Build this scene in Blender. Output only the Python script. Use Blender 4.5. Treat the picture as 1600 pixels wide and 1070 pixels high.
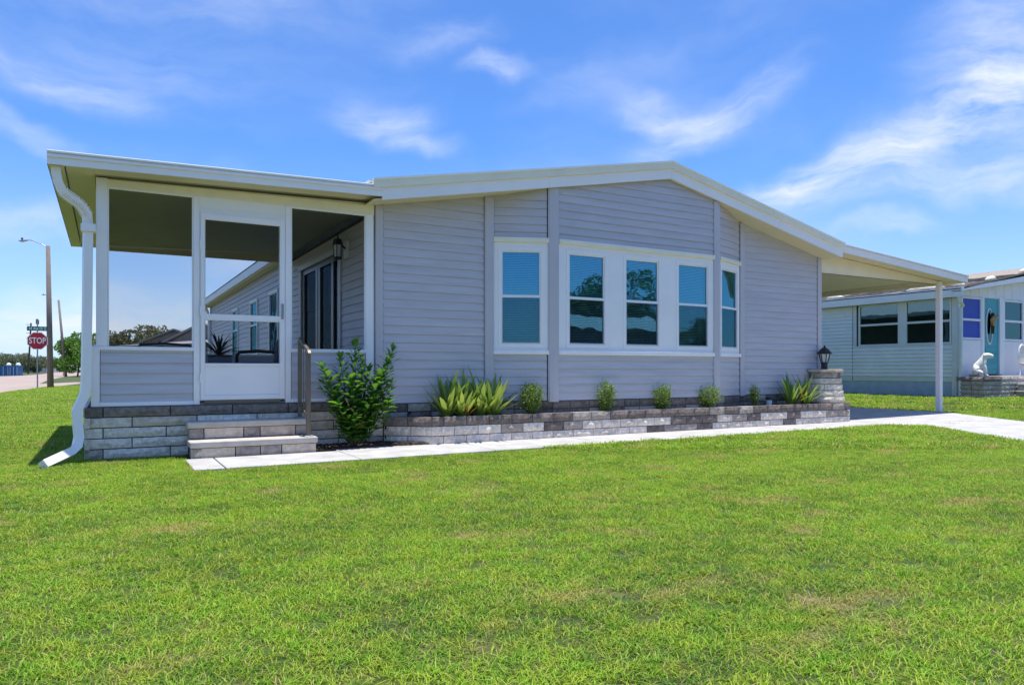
import bpy, bmesh, math, random
import numpy as np
from mathutils import Vector, Matrix, Euler
random.seed(7); rng = np.random.default_rng(7)
for o in list(bpy.data.objects): bpy.data.objects.remove(o)
SC = bpy.context.scene
COL = SC.collection

# ------------------------------------------------------------------ camera
TH = math.atan(633 / 1125.0); SN, CS = math.sin(TH), math.cos(TH)
EYE = 0.95
cam_d = bpy.data.cameras.new('camera'); cam = bpy.data.objects.new('camera', cam_d); COL.objects.link(cam)
cam_d.sensor_width = 36; cam_d.lens = 36 * 1125 / 1600.0
cam_d.shift_y = 42 / 1600.0
cam_d.clip_start = .05; cam_d.clip_end = 6000
cam.location = (0, 0, EYE); cam.rotation_euler = (math.pi / 2, 0, -TH)
SC.camera = cam

# ------------------------------------------------------------------ sun and sky
SUNV = Vector((.055, -.03, 1)).normalized()
SUN_EL = math.asin(SUNV.z); SUN_ROT = math.atan2(SUNV.x, SUNV.y)
sd = bpy.data.lights.new('sun', 'SUN'); sd.energy = 4.5; sd.angle = math.radians(.53); sd.color = (1, .965, .9)
sun = bpy.data.objects.new('sun', sd); COL.objects.link(sun)
sun.rotation_euler = SUNV.to_track_quat('Z', 'Y').to_euler(); sun.location = (0, 0, 40)

SKY_STRENGTH = .15
EXPOSURE = .50
W = bpy.data.worlds.new('World'); SC.world = W; W.use_nodes = True
nt = W.node_tree; nt.nodes.clear()
def N(t, tree=None, **kw):
    n = (tree or nt).nodes.new(t)
    for k, v in kw.items():
        setattr(n, k, v)
    return n
def math_node(tree, op, a, b=None, c=None, clamp=False):
    n = tree.nodes.new('ShaderNodeMath'); n.operation = op; n.use_clamp = clamp
    for i, v in enumerate((a, b, c)):
        if v is None: continue
        if isinstance(v, (int, float)): n.inputs[i].default_value = v
        else: tree.links.new(v, n.inputs[i])
    return n.outputs[0]
L = nt.links.new
sky = N('ShaderNodeTexSky', sky_type='NISHITA'); sky.sun_disc = False
sky.sun_elevation = SUN_EL; sky.sun_rotation = SUN_ROT; sky.air_density = 1.0; sky.dust_density = .35; sky.ozone_density = 2.2
bg = N('ShaderNodeBackground'); bg.inputs[1].default_value = SKY_STRENGTH
wo = N('ShaderNodeOutputWorld'); L(bg.outputs[0], wo.inputs[0])
tc = N('ShaderNodeTexCoord'); sp = N('ShaderNodeSeparateXYZ'); L(tc.outputs['Generated'], sp.inputs[0])
az = math_node(nt, 'ARCTAN2', sp.outputs[0], sp.outputs[1]); el = math_node(nt, 'ARCSINE', sp.outputs[2])
ang = N('ShaderNodeCombineXYZ'); L(az, ang.inputs[0]); L(el, ang.inputs[1])
# fibrous distortion of the cloud field
wn = N('ShaderNodeTexNoise'); wn.inputs['Scale'].default_value = 7; wn.inputs['Detail'].default_value = 5
L(tc.outputs['Generated'], wn.inputs['Vector'])
wv = N('ShaderNodeVectorMath', operation='SUBTRACT'); L(wn.outputs['Color'], wv.inputs[0]); wv.inputs[1].default_value = (.5, .5, .5)
ws = N('ShaderNodeVectorMath', operation='SCALE'); L(wv.outputs[0], ws.inputs[0]); ws.inputs['Scale'].default_value = .10
wa = N('ShaderNodeVectorMath', operation='ADD'); L(ang.outputs[0], wa.inputs[0]); L(ws.outputs[0], wa.inputs[1])
P = wa.outputs[0]
WISPS = [  # azimuth, elevation, half length, half height, tilt, amount
    (.486, .395, .055, .016, -.02, .75), (.330, .325, .070, .022, -.12, .8), (.385, .288, .055, .014, -.1, .6),
    (.415, .43, .09, .018, .1, .35), (-.04, .315, .12, .018, -.15, .45), (-.09, .262, .10, .014, -.45, .5), (.03, .35, .2, .04, .1, .28),
    (.72, .345, .07, .022, -.25, .7), (.79, .325, .12, .024, .3, .75), (1.03, .275, .22, .035, .35, .85), (1.10, .36, .10, .07, .7, .8),
    (1.10, .215, .22, .022, -.05, .8), (.99, .177, .06, .012, 0, .55), (.93, .245, .16, .022, .25, .6), (.62, .38, .12, .02, .3, .2),
    (1.25, .30, .2, .06, .2, .7), (1.30, .42, .2, .05, .6, .5), (.0, .17, .22, .02, .05, .55), (.18, .145, .12, .02, 0, .5), (.1, .45, .3, .05, .1, .3),
    (.02, .075, .10, .035, 0, .75), (-.10, .05, .12, .035, 0, .8), (.235, .125, .05, .03, 0, .7), (.12, .05, .1, .03, 0, .5),
    (-.5, .35, .2, .03, .2, .6), (-.9, .25, .25, .04, -.2, .6), (1.8, .3, .3, .05, .2, .6), (2.4, .35, .3, .05, -.2, .5), (-1.6, .4, .3, .05, .2, .5), (-2.5, .3, .3, .05, 0, .5)]
acc = None
for (a0, e0, hl, hh, rot, amt) in WISPS:
    mp = N('ShaderNodeMapping', vector_type='TEXTURE'); L(P, mp.inputs[0])
    mp.inputs['Location'].default_value = (a0, e0, 0); mp.inputs['Rotation'].default_value = (0, 0, rot); mp.inputs['Scale'].default_value = (hl * 1.35, hh * 1.5, 1)
    ln = N('ShaderNodeVectorMath', operation='LENGTH'); L(mp.outputs[0], ln.inputs[0])
    mr = N('ShaderNodeMapRange', interpolation_type='SMOOTHERSTEP'); L(ln.outputs['Value'], mr.inputs['Value'])
    mr.inputs['From Min'].default_value = 1.15; mr.inputs['From Max'].default_value = 0; mr.inputs['To Max'].default_value = amt * .85
    acc = mr.outputs[0] if acc is None else math_node(nt, 'ADD', acc, mr.outputs[0])
# streak texture
mp = N('ShaderNodeMapping'); L(P, mp.inputs[0]); mp.inputs['Rotation'].default_value = (0, 0, -.12); mp.inputs['Scale'].default_value = (5, 19, 1)
st = N('ShaderNodeTexNoise'); L(mp.outputs[0], st.inputs['Vector']); st.inputs['Scale'].default_value = 1.4; st.inputs['Detail'].default_value = 6; st.inputs['Roughness'].default_value = .60
sr = N('ShaderNodeMapRange'); L(st.outputs[0], sr.inputs['Value']); sr.inputs['From Min'].default_value = .30; sr.inputs['From Max'].default_value = .70; sr.inputs['To Min'].default_value = .10; sr.inputs['To Max'].default_value = .95
c1 = math_node(nt, 'MULTIPLY', acc, sr.outputs[0])
# thin general veil
mp2 = N('ShaderNodeMapping'); L(P, mp2.inputs[0]); mp2.inputs['Scale'].default_value = (2.2, 6, 1); mp2.inputs['Rotation'].default_value = (0, 0, .2)
n2 = N('ShaderNodeTexNoise'); L(mp2.outputs[0], n2.inputs['Vector']); n2.inputs['Scale'].default_value = 1.3; n2.inputs['Detail'].default_value = 5
v2 = N('ShaderNodeMapRange', interpolation_type='SMOOTHSTEP'); L(n2.outputs[0], v2.inputs['Value']); v2.inputs['From Min'].default_value = .42; v2.inputs['From Max'].default_value = .78; v2.inputs['To Max'].default_value = .16
c2 = math_node(nt, 'ADD', c1, v2.outputs[0])
# clouds thicken a little towards the horizon
hz = N('ShaderNodeMapRange', interpolation_type='SMOOTHSTEP'); L(el, hz.inputs['Value']); hz.inputs['From Min'].default_value = .30; hz.inputs['From Max'].default_value = .0; hz.inputs['To Max'].default_value = .34
c3 = math_node(nt, 'ADD', c2, hz.outputs[0]); c4 = math_node(nt, 'MINIMUM', c3, .93)
tint = N('ShaderNodeMix', data_type='RGBA', blend_type='MULTIPLY'); tint.inputs[0].default_value = 1; L(sky.outputs[0], tint.inputs[6]); tint.inputs[7].default_value = (.40, .645, 1.0, 1)
mx = N('ShaderNodeMix', data_type='RGBA'); L(c4, mx.inputs[0]); L(tint.outputs[2], mx.inputs[6]); mx.inputs[7].default_value = (4.2, 4.55, 5.4, 1)
L(mx.outputs[2], bg.inputs[0])

SC.render.engine = 'CYCLES'
SC.view_settings.view_transform = 'Standard'; SC.view_settings.look = 'None'; SC.view_settings.gamma = 1; SC.view_settings.exposure = EXPOSURE
SC.view_settings.use_curve_mapping = False
SC.cycles.max_bounces = 8; SC.cycles.transparent_max_bounces = 16
SC.render.resolution_x = 1024; SC.render.resolution_y = 684

# ------------------------------------------------------------------ materials
def lin(c):
    return tuple(((v / 255 / 12.92) if v / 255 <= .04045 else ((v / 255 + .055) / 1.055) ** 2.4) for v in c)
def mat(name, col, rough=.6, metal=0, spec=.5, vary=0, nscale=8, namp=0, col2=None, bump=0, bscale=60, bdetail=4, stretch=(1, 1, 1), trans=0, subs=None):
    m = bpy.data.materials.new(name); m.use_nodes = True; t = m.node_tree; b = t.nodes['Principled BSDF']
    b.inputs['Base Color'].default_value = (*col, 1); b.inputs['Roughness'].default_value = rough; b.inputs['Metallic'].default_value = metal
    b.inputs['Specular IOR Level'].default_value = spec
    tcn = t.nodes.new('ShaderNodeTexCoord'); mpn = t.nodes.new('ShaderNodeMapping'); t.links.new(tcn.outputs['Object'], mpn.inputs[0]); mpn.inputs['Scale'].default_value = stretch
    out = None
    if namp or col2:
        n = t.nodes.new('ShaderNodeTexNoise'); n.inputs['Scale'].default_value = nscale; n.inputs['Detail'].default_value = 5; n.inputs['Roughness'].default_value = .6
        t.links.new(mpn.outputs[0], n.inputs['Vector'])
        mr = t.nodes.new('ShaderNodeMapRange'); mr.inputs['From Min'].default_value = .3; mr.inputs['From Max'].default_value = .7; t.links.new(n.outputs[0], mr.inputs['Value'])
        mixn = t.nodes.new('ShaderNodeMix'); mixn.data_type = 'RGBA'; t.links.new(mr.outputs[0], mixn.inputs[0])
        c2 = col2 if col2 else tuple(max(0, v * (1 + namp)) for v in col)
        c1_ = col if col2 else tuple(max(0, v * (1 - namp)) for v in col)
        mixn.inputs[6].default_value = (*c1_, 1); mixn.inputs[7].default_value = (*c2, 1); out = mixn.outputs[2]
    if vary:
        oi = t.nodes.new('ShaderNodeObjectInfo'); mr2 = t.nodes.new('ShaderNodeMapRange'); t.links.new(oi.outputs['Random'], mr2.inputs['Value'])
        mr2.inputs['To Min'].default_value = 1 - vary; mr2.inputs['To Max'].default_value = 1 + vary
        h = t.nodes.new('ShaderNodeHueSaturation'); t.links.new(mr2.outputs[0], h.inputs['Value'])
        if out: t.links.new(out, h.inputs['Color'])
        else: h.inputs['Color'].default_value = (*col, 1)
        out = h.outputs[0]
    if out: t.links.new(out, b.inputs['Base Color'])
    if bump:
        n = t.nodes.new('ShaderNodeTexNoise'); n.inputs['Scale'].default_value = bscale; n.inputs['Detail'].default_value = bdetail; n.inputs['Roughness'].default_value = .65
        t.links.new(mpn.outputs[0], n.inputs['Vector'])
        bn = t.nodes.new('ShaderNodeBump'); bn.inputs['Strength'].default_value = bump; bn.inputs['Distance'].default_value = .01; t.links.new(n.outputs[0], bn.inputs['Height'])
        t.links.new(bn.outputs[0], b.inputs['Normal'])
    return m
M = {}
M['siding'] = mat('siding_vinyl', (.545, .492, .525), .45, vary=.03, nscale=1.6, namp=.09, bump=.12, bscale=30, stretch=(1, 1, 12))
M['siding_trim'] = mat('siding_corner_trim', (.54, .487, .525), .45, nscale=2, namp=.04)
M['wall_back'] = mat('wall_sheathing', (.10, .10, .11), .9, nscale=6, namp=.1)
M['white'] = mat('white_aluminium', (.90, .83, .83), .38, nscale=1.5, namp=.035, bump=.03, bscale=12)
M['cream'] = mat('cream_fascia', (.88, .78, .62), .45, nscale=2.5, namp=.06)
M['soffit'] = mat('soffit_panel', (.74, .64, .45), .5, nscale=3, namp=.04)  # warm yellow base holds the light bounced up from the lawn
M['porch_ceiling'] = mat('porch_ceiling_shaded', (.36, .33, .25), .6, nscale=3, namp=.05)  # darkened olive tan, the porch shade is put into the panel colour
M['beam'] = mat('beam_bounce_tint', (.88, .76, .58), .5, nscale=2.5, namp=.05)  # yellowish lawn bounce painted into the beam colour
M['vinyl'] = mat('window_vinyl', (.90, .84, .85), .35, nscale=3, namp=.03)
M['roof_white'] = mat('roof_metal_white', (.8, .79, .76), .4, nscale=3, namp=.04)
M['stone_light'] = mat('stone_light', (.74, .63, .53), .92, vary=.10, nscale=22, namp=.30, bump=1.0, bscale=45, bdetail=8)
M['stone_tan'] = mat('stone_tan', (.64, .51, .40), .92, vary=.10, nscale=14, namp=.25, bump=1.0, bscale=38, bdetail=8)
M['stone_mid'] = mat('stone_mid', (.38, .315, .27), .93, vary=.13, nscale=16, namp=.3, bump=1.0, bscale=38, bdetail=8)
M['stone_dark'] = mat('stone_dark', (.185, .147, .128), .94, vary=.15, nscale=18, namp=.4, bump=1.0, bscale=42, bdetail=8)
M['mortar'] = mat('stone_core', (.035, .033, .032), .95, nscale=20, namp=.3, bump=.5)
M['tread'] = mat('tread_stone', (.50, .445, .39), .85, vary=.03, nscale=10, namp=.12, bump=.5, bscale=70)
M['concrete'] = mat('concrete_walk', (.44, .42, .395), .85, nscale=3.2, namp=.20, bump=.25, bscale=120)
M['bronze'] = mat('bronze_metal', (.16, .125, .10), .42, metal=.3, nscale=10, namp=.08)
M['black'] = mat('black_metal', (.012, .012, .013), .45, nscale=20, namp=.2, bump=.2, bscale=80)
M['lampglass'] = mat('lamp_glass', (.62, .64, .66), .25, nscale=30, namp=.08)
M['mulch'] = mat('mulch', (.055, .035, .025), .95, nscale=60, col2=(.13, .085, .055), bump=1, bscale=90)
M['chip'] = mat('wood_chip', (.16, .10, .06), .9, vary=.3, nscale=30, namp=.3)
M['dryleaf'] = mat('dry_leaf', (.38, .23, .09), .8, vary=.3, nscale=30, namp=.3)
M['asphalt'] = mat('old_asphalt', (.36, .275, .225), .9, nscale=.25, namp=.14, bump=.3, bscale=40)
M['pole'] = mat('concrete_pole', (.20, .165, .14), .9, nscale=4, namp=.15, bump=.4, bscale=40)
M['galv'] = mat('galvanised_steel', (.30, .31, .33), .45, metal=.6, nscale=10, namp=.1)
M['dark_door'] = mat('dark_door_frame', (.03, .03, .035), .35, nscale=8, namp=.1)
M['blind'] = mat('blind_slats', (.66, .66, .64), .6, nscale=4, namp=.04)
M['interior'] = mat('interior_dark', (.03, .03, .035), .9, nscale=3, namp=.1)
M['porch_floor'] = mat('porch_floor', (.22, .20, .19), .8, nscale=5, namp=.1)
M['cushion'] = mat('cushion_grey', (.16, .17, .19), .9, nscale=40, namp=.12, bump=.3, bscale=200)
M['stop_red'] = mat('sign_red', (.42, .012, .02), .4, nscale=6, namp=.06)
M['sign_white'] = mat('sign_white', (.8, .8, .8), .4, nscale=6, namp=.03)
M['sign_green'] = mat('sign_green', (.0, .13, .085), .4, nscale=6, namp=.06)
M['pot'] = mat('plastic_pot_white', (.55, .6, .7), .4, nscale=10, namp=.05)
# neighbour
M['n_siding'] = mat('neighbour_siding', (.72, .74, .70), .5, vary=.02, nscale=2, namp=.06)
M['n_base'] = mat('neighbour_base', (.36, .44, .50), .9, nscale=5, namp=.12, bump=.3, bscale=30)
M['n_trim'] = mat('neighbour_trim', (.62, .64, .60), .5, nscale=3, namp=.05)
M['n_white'] = mat('neighbour_white', (.78, .77, .80), .5, nscale=3, namp=.03)
M['shingle'] = mat('shingle', (.30, .25, .20), .95, vary=.5, nscale=16, namp=.3, bump=.8, bscale=60)
M['patch'] = mat('roof_patch', (.78, .74, .66), .9, nscale=12, col2=(.55, .50, .40), bump=.6, bscale=25)
M['teal'] = mat('teal_paint', (.02, .30, .36), .4, nscale=4, namp=.08)
M['film_blue'] = mat('blue_window_film', (.008, .05, .42), .5, nscale=2, namp=.06)
M['plaster'] = mat('white_plaster', (.74, .72, .66), .8, nscale=9, namp=.12, bump=.5, bscale=30)
M['gold'] = mat('straw_ornament', (.42, .25, .09), .8, nscale=30, namp=.3)
M['brown'] = mat('brown_cloth', (.05, .03, .025), .9, nscale=30, namp=.3)
M['n_stone'] = mat('neighbour_stone', (.50, .42, .36), .95, vary=.15, nscale=12, namp=.25, bump=1, bscale=30)
M['tan_wall'] = mat('far_wall_tan', (.26, .235, .225), .9, nscale=3, namp=.1)
M['grey_roof'] = mat('far_roof_grey', (.27, .26, .26), .85, nscale=4, namp=.15, stretch=(1, 4, 1))
M['metal_roof'] = mat('far_roof_metal', (.62, .62, .62), .55, nscale=2, namp=.12, stretch=(8, 1, 1))
M['blue_box'] = mat('blue_box_paint', (.03, .13, .30), .5, nscale=3, namp=.12)
M['white_fence'] = mat('white_fence_paint', (.75, .75, .75), .6, nscale=3, namp=.04)
M['bark'] = mat('bark', (.10, .075, .055), .95, nscale=9, namp=.3, bump=1, bscale=25, stretch=(3, 3, 1))

def glass(name, refl=.5, tint=(.35, .55, .6), gcol=(.62, .92, 1.0), rough=.015, wave=.10, fk=.5):
    m = bpy.data.materials.new(name); m.use_nodes = True; t = m.node_tree; t.nodes.clear()
    o = t.nodes.new('ShaderNodeOutputMaterial'); mxs = t.nodes.new('ShaderNodeMixShader')
    tr = t.nodes.new('ShaderNodeBsdfTransparent'); tr.inputs[0].default_value = (*tint, 1)
    g = t.nodes.new('ShaderNodeBsdfGlossy'); g.inputs[0].default_value = (*gcol, 1); g.inputs['Roughness'].default_value = rough
    n = t.nodes.new('ShaderNodeTexNoise'); n.inputs['Scale'].default_value = 2.5; n.inputs['Detail'].default_value = 1
    tcn = t.nodes.new('ShaderNodeTexCoord'); t.links.new(tcn.outputs['Object'], n.inputs['Vector'])
    bn = t.nodes.new('ShaderNodeBump'); bn.inputs['Strength'].default_value = wave; bn.inputs['Distance'].default_value = .02; t.links.new(n.outputs[0], bn.inputs['Height'])
    t.links.new(bn.outputs[0], g.inputs['Normal'])
    lw = t.nodes.new('ShaderNodeLayerWeight'); lw.inputs[0].default_value = .25
    f = math_node(t, 'MULTIPLY_ADD', lw.outputs['Fresnel'], fk, refl, clamp=True)
    t.links.new(f, mxs.inputs[0]); t.links.new(tr.outputs[0], mxs.inputs[1]); t.links.new(g.outputs[0], mxs.inputs[2]); t.links.new(mxs.outputs[0], o.inputs[0])
    return m
M['glass'] = glass('window_glass', .32, (.72, .90, .96), (.16, .44, .56))
M['glass_door'] = glass('door_glass', .01, (.3, .35, .4), (.6, .8, .9), fk=.10)
M['glass_dark'] = glass('window_glass_neighbour', .12, (.15, .3, .34), (.42, .72, .80))
def screen_mat():
    m = bpy.data.materials.new('insect_screen'); m.use_nodes = True; t = m.node_tree; t.nodes.clear()
    o = t.nodes.new('ShaderNodeOutputMaterial'); mxs = t.nodes.new('ShaderNodeMixShader')
    tr = t.nodes.new('ShaderNodeBsdfTransparent'); df = t.nodes.new('ShaderNodeBsdfDiffuse'); df.inputs[0].default_value = (.03, .03, .03, 1)
    mxs.inputs[0].default_value = .10
    t.links.new(tr.outputs[0], mxs.inputs[1]); t.links.new(df.outputs[0], mxs.inputs[2]); t.links.new(mxs.outputs[0], o.inputs[0])
    return m
M['screen'] = screen_mat()
M['window_screen'] = screen_mat(); M['window_screen'].name = 'window_half_screen'; [n for n in M['window_screen'].node_tree.nodes if n.bl_idname == 'ShaderNodeMixShader'][0].inputs[0].default_value = .16

def leafmat(name, c_a, c_b, rough=.45, trans=.35, world_patch=False, spec=.35):
    """foliage: colour from the 'tint' attribute, some light let through"""
    m = bpy.data.materials.new(name); m.use_nodes = True; t = m.node_tree; b = t.nodes['Principled BSDF']; o = t.nodes['Material Output']
    at = t.nodes.new('ShaderNodeAttribute'); at.attribute_name = 'tint'
    oi = t.nodes.new('ShaderNodeObjectInfo')
    mxn = t.nodes.new('ShaderNodeMix'); mxn.data_type = 'RGBA'
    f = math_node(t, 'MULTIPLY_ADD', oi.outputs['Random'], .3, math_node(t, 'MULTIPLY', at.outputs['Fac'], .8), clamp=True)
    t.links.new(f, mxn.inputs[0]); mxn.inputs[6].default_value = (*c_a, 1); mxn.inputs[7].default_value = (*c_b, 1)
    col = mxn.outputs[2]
    t.links.new(col, b.inputs['Base Color']); b.inputs['Roughness'].default_value = rough; b.inputs['Specular IOR Level'].default_value = spec
    tl = t.nodes.new('ShaderNodeBsdfTranslucent'); hs = t.nodes.new('ShaderNodeHueSaturation'); hs.inputs['Value'].default_value = 1.5; t.links.new(col, hs.inputs['Color']); t.links.new(hs.outputs[0], tl.inputs[0])
    ms = t.nodes.new('ShaderNodeMixShader'); ms.inputs[0].default_value = trans
    t.links.new(b.outputs[0], ms.inputs[1]); t.links.new(tl.outputs[0], ms.inputs[2]); t.links.new(ms.outputs[0], o.inputs[0])
    return m
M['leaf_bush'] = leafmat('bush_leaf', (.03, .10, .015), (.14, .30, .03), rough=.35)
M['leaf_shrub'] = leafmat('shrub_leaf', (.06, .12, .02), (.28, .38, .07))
M['leaf_ros'] = leafmat('rosette_leaf', (.09, .19, .03), (.34, .42, .07), rough=.4, trans=.25)
M['leaf_pale'] = leafmat('cycad_leaf', (.08, .17, .03), (.27, .37, .06), rough=.4)
M['leaf_orange'] = mat('orange_leaf', (.55, .22, .04), .5, nscale=12, namp=.2)
M['leaf_hazed'] = leafmat('tree_leaf_hazed', (.07, .095, .045), (.20, .23, .11), trans=.2)  # greyed and paled, distance haze put into the leaf colours
M['leaf_green'] = leafmat('tree_leaf_green', (.03, .10, .015), (.17, .32, .035), trans=.25)
M['leaf_olive'] = leafmat('tree_leaf_olive', (.09, .095, .04), (.27, .24, .11), trans=.2)
M['leaf_pot'] = leafmat('pot_plant_leaf', (.01, .02, .012), (.03, .05, .02), trans=.1)

def grass_mat(name, ground=False):
    m = bpy.data.materials.new(name); m.use_nodes = True; t = m.node_tree; b = t.nodes['Principled BSDF']; o = t.nodes['Material Output']
    ge = t.nodes.new('ShaderNodeNewGeometry')
    def noise(scale, detail, lo, hi, seed=0):
        mpn = t.nodes.new('ShaderNodeMapping'); mpn.inputs['Location'].default_value = (seed, seed * 1.7, 0); mpn.inputs['Scale'].default_value = (1, 1.35, 0); t.links.new(ge.outputs['Position'], mpn.inputs[0])
        n = t.nodes.new('ShaderNodeTexNoise'); n.inputs['Scale'].default_value = scale; n.inputs['Detail'].default_value = detail; n.inputs['Roughness'].default_value = .6; t.links.new(mpn.outputs[0], n.inputs['Vector'])
        r = t.nodes.new('ShaderNodeMapRange'); r.interpolation_type = 'SMOOTHSTEP'; r.inputs['From Min'].default_value = lo; r.inputs['From Max'].default_value = hi; t.links.new(n.outputs[0], r.inputs['Value'])
        return r.outputs[0]
    big = noise(.8, 5, .40, .60, 3); patch = noise(1.3, 8, .53, .70, 11); fine = noise(6, 7, .44, .60, 5)
    def mixc(f, a, bcol):
        mxn = t.nodes.new('ShaderNodeMix'); mxn.data_type = 'RGBA'
        if isinstance(f, float): mxn.inputs[0].default_value = f
        else: t.links.new(f, mxn.inputs[0])
        for s, v in ((6, a), (7, bcol)):
            if isinstance(v, tuple): mxn.inputs[s].default_value = (*v, 1)
            else: t.links.new(v, mxn.inputs[s])
        return mxn.outputs[2]
    GA, GB, GY = (.062, .235, .006), (.165, .39, .010), (.34, .42, .02)
    base = mixc(big, GA, GB); base = mixc(math_node(t, 'MULTIPLY', fine, .55), base, GY)
    if ground:
        base = mixc(.85, base, (.05, .045, .018))
        base = mixc(math_node(t, 'MULTIPLY', patch, .8), base, (.27, .19, .09))
    else:
        at = t.nodes.new('ShaderNodeAttribute'); at.attribute_name = 'tint'
        base = mixc(math_node(t, 'MULTIPLY', at.outputs['Fac'], .55), base, (.60, .68, .09))
        at2 = t.nodes.new('ShaderNodeAttribute'); at2.attribute_name = 'dead'
        dd = math_node(t, 'ADD', math_node(t, 'MULTIPLY', patch, .58), at2.outputs['Fac'], clamp=True)
        base = mixc(dd, base, (.52, .37, .15))
    t.links.new(base, b.inputs['Base Color']); b.inputs['Roughness'].default_value = .6; b.inputs['Specular IOR Level'].default_value = .25
    if not ground:
        tl = t.nodes.new('ShaderNodeBsdfTranslucent'); t.links.new(base, tl.inputs[0])
        ms = t.nodes.new('ShaderNodeMixShader'); ms.inputs[0].default_value = .35
        t.links.new(b.outputs[0], ms.inputs[1]); t.links.new(tl.outputs[0], ms.inputs[2]); t.links.new(ms.outputs[0], o.inputs[0])
    else:
        n = t.nodes.new('ShaderNodeTexNoise'); n.inputs['Scale'].default_value = 40; n.inputs['Detail'].default_value = 6; t.links.new(ge.outputs['Position'], n.inputs['Vector'])
        bn = t.nodes.new('ShaderNodeBump'); bn.inputs['Strength'].default_value = 1; bn.inputs['Distance'].default_value = .03; t.links.new(n.outputs[0], bn.inputs['Height']); t.links.new(bn.outputs[0], b.inputs['Normal'])
    return m
M['grass'] = grass_mat('grass_blades'); M['ground'] = grass_mat('lawn_ground', True)

# ------------------------------------------------------------------ mesh helpers
class MB:
    def __init__(self): self.v = []; self.f = []
    def add(self, vs, fs):
        k = len(self.v); self.v += [tuple(p) for p in vs]; self.f += [tuple(k + i for i in q) for q in fs]; return self
    def box(self, x0, x1, y0, y1, z0, z1):
        return self.add([(x0, y0, z0), (x1, y0, z0), (x1, y1, z0), (x0, y1, z0), (x0, y0, z1), (x1, y0, z1), (x1, y1, z1), (x0, y1, z1)],
                        [(0, 3, 2, 1), (4, 5, 6, 7), (0, 1, 5, 4), (1, 2, 6, 5), (2, 3, 7, 6), (3, 0, 4, 7)])
    def fbox(self, fr, s0, s1, z0, z1, o0, o1):
        """box in a wall frame: along s, height z, outward offset o0..o1"""
        ps = [fr(s0, z0, o0), fr(s1, z0, o0), fr(s1, z0, o1), fr(s0, z0, o1), fr(s0, z1, o0), fr(s1, z1, o0), fr(s1, z1, o1), fr(s0, z1, o1)]
        return self.add(ps, [(0, 3, 2, 1), (4, 5, 6, 7), (0, 1, 5, 4), (1, 2, 6, 5), (2, 3, 7, 6), (3, 0, 4, 7)])
    def prism(self, fr, poly, o0, o1):
        n = len(poly); vs = [fr(s, z, o0) for s, z in poly] + [fr(s, z, o1) for s, z in poly]
        fs = [tuple(range(n - 1, -1, -1)), tuple(range(n, 2 * n))] + [(i, (i + 1) % n, n + (i + 1) % n, n + i) for i in range(n)]
        return self.add(vs, fs)
    def vprism(self, poly, z0, z1):
        """upright prism over a ground polygon"""
        n = len(poly); vs = [(x, y, z0) for x, y in poly] + [(x, y, z1) for x, y in poly]
        return self.add(vs, [tuple(range(n - 1, -1, -1)), tuple(range(n, 2 * n))] + [(i, (i + 1) % n, n + (i + 1) % n, n + i) for i in range(n)])
    def tube(self, pts, r, seg=8, flat=1.0, cap=True):
        """tube through pts; r number or list; flat squashes a section axis"""
        pts = [Vector(p) for p in pts]; n = len(pts); rs = r if isinstance(r, (list, tuple)) else [r] * n
        k = len(self.v); up = None
        for i, p in enumerate(pts):
            d = (pts[min(i + 1, n - 1)] - pts[max(i - 1, 0)]).normalized()
            if up is None: up = Vector((0, 0, 1)) if abs(d.z) < .9 else Vector((0, 1, 0))
            a = d.cross(up).normalized(); up = a.cross(d).normalized(); bb = up
            for j in range(seg):
                t_ = 2 * math.pi * (j + .5) / seg
                q = p + a * math.cos(t_) * rs[i] + bb * math.sin(t_) * rs[i] * flat
                self.v.append(tuple(q))
        for i in range(n - 1):
            for j in range(seg):
                a0 = k + i * seg + j; a1 = k + i * seg + (j + 1) % seg
                self.f.append((a0, a1, a1 + seg, a0 + seg))
        if cap:
            self.f.append(tuple(k + j for j in range(seg - 1, -1, -1))); self.f.append(tuple(k + (n - 1) * seg + j for j in range(seg)))
        return self
    def lathe(self, cx, cy, prof, seg=12, rot=0):
        k = len(self.v)
        for r, z in prof:
            for j in range(seg):
                t_ = 2 * math.pi * j / seg + rot; self.v.append((cx + r * math.cos(t_), cy + r * math.sin(t_), z))
        for i in range(len(prof) - 1):
            for j in range(seg):
                a0 = k + i * seg + j; a1 = k + i * seg + (j + 1) % seg; self.f.append((a0, a1, a1 + seg, a0 + seg))
        self.f.append(tuple(k + j for j in range(seg - 1, -1, -1))); self.f.append(tuple(k + (len(prof) - 1) * seg + j for j in range(seg)))
        return self
    def mesh(self, name, m, bev=0, smooth=False):
        me = bpy.data.meshes.new(name); me.from_pydata(self.v, [], self.f); me.materials.append(M[m] if isinstance(m, str) else m)
        bm = bmesh.new(); bm.from_mesh(me); bmesh.ops.recalc_face_normals(bm, faces=bm.faces)
        if bev: bmesh.ops.bevel(bm, geom=list(bm.edges), offset=bev, segments=1, affect='EDGES', clamp_overlap=True)
        bm.to_mesh(me); bm.free()
        if smooth: me.polygons.foreach_set('use_smooth', [True] * len(me.polygons))
        me.update(); return me
    def build(self, name, m, parent=None, bev=0, smooth=False, **tags):
        return link(name, self.mesh(name, m, bev, smooth), parent, **tags)
WLOC = {}
def link(name, me, parent=None, loc=None, rot=None, scale=None, **tags):
    o = bpy.data.objects.new(name, me); COL.objects.link(o)
    w = Vector(loc) if loc is not None else Vector((0, 0, 0))
    if parent is not None:
        o.parent = parent; o.location = w - WLOC[parent.name]
    else: o.location = w
    WLOC[o.name] = w
    if rot is not None: o.rotation_euler = rot
    if scale is not None: o.scale = scale if hasattr(scale, '__len__') else (scale,) * 3
    for k, v in tags.items(): o[k] = v
    return o
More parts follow.
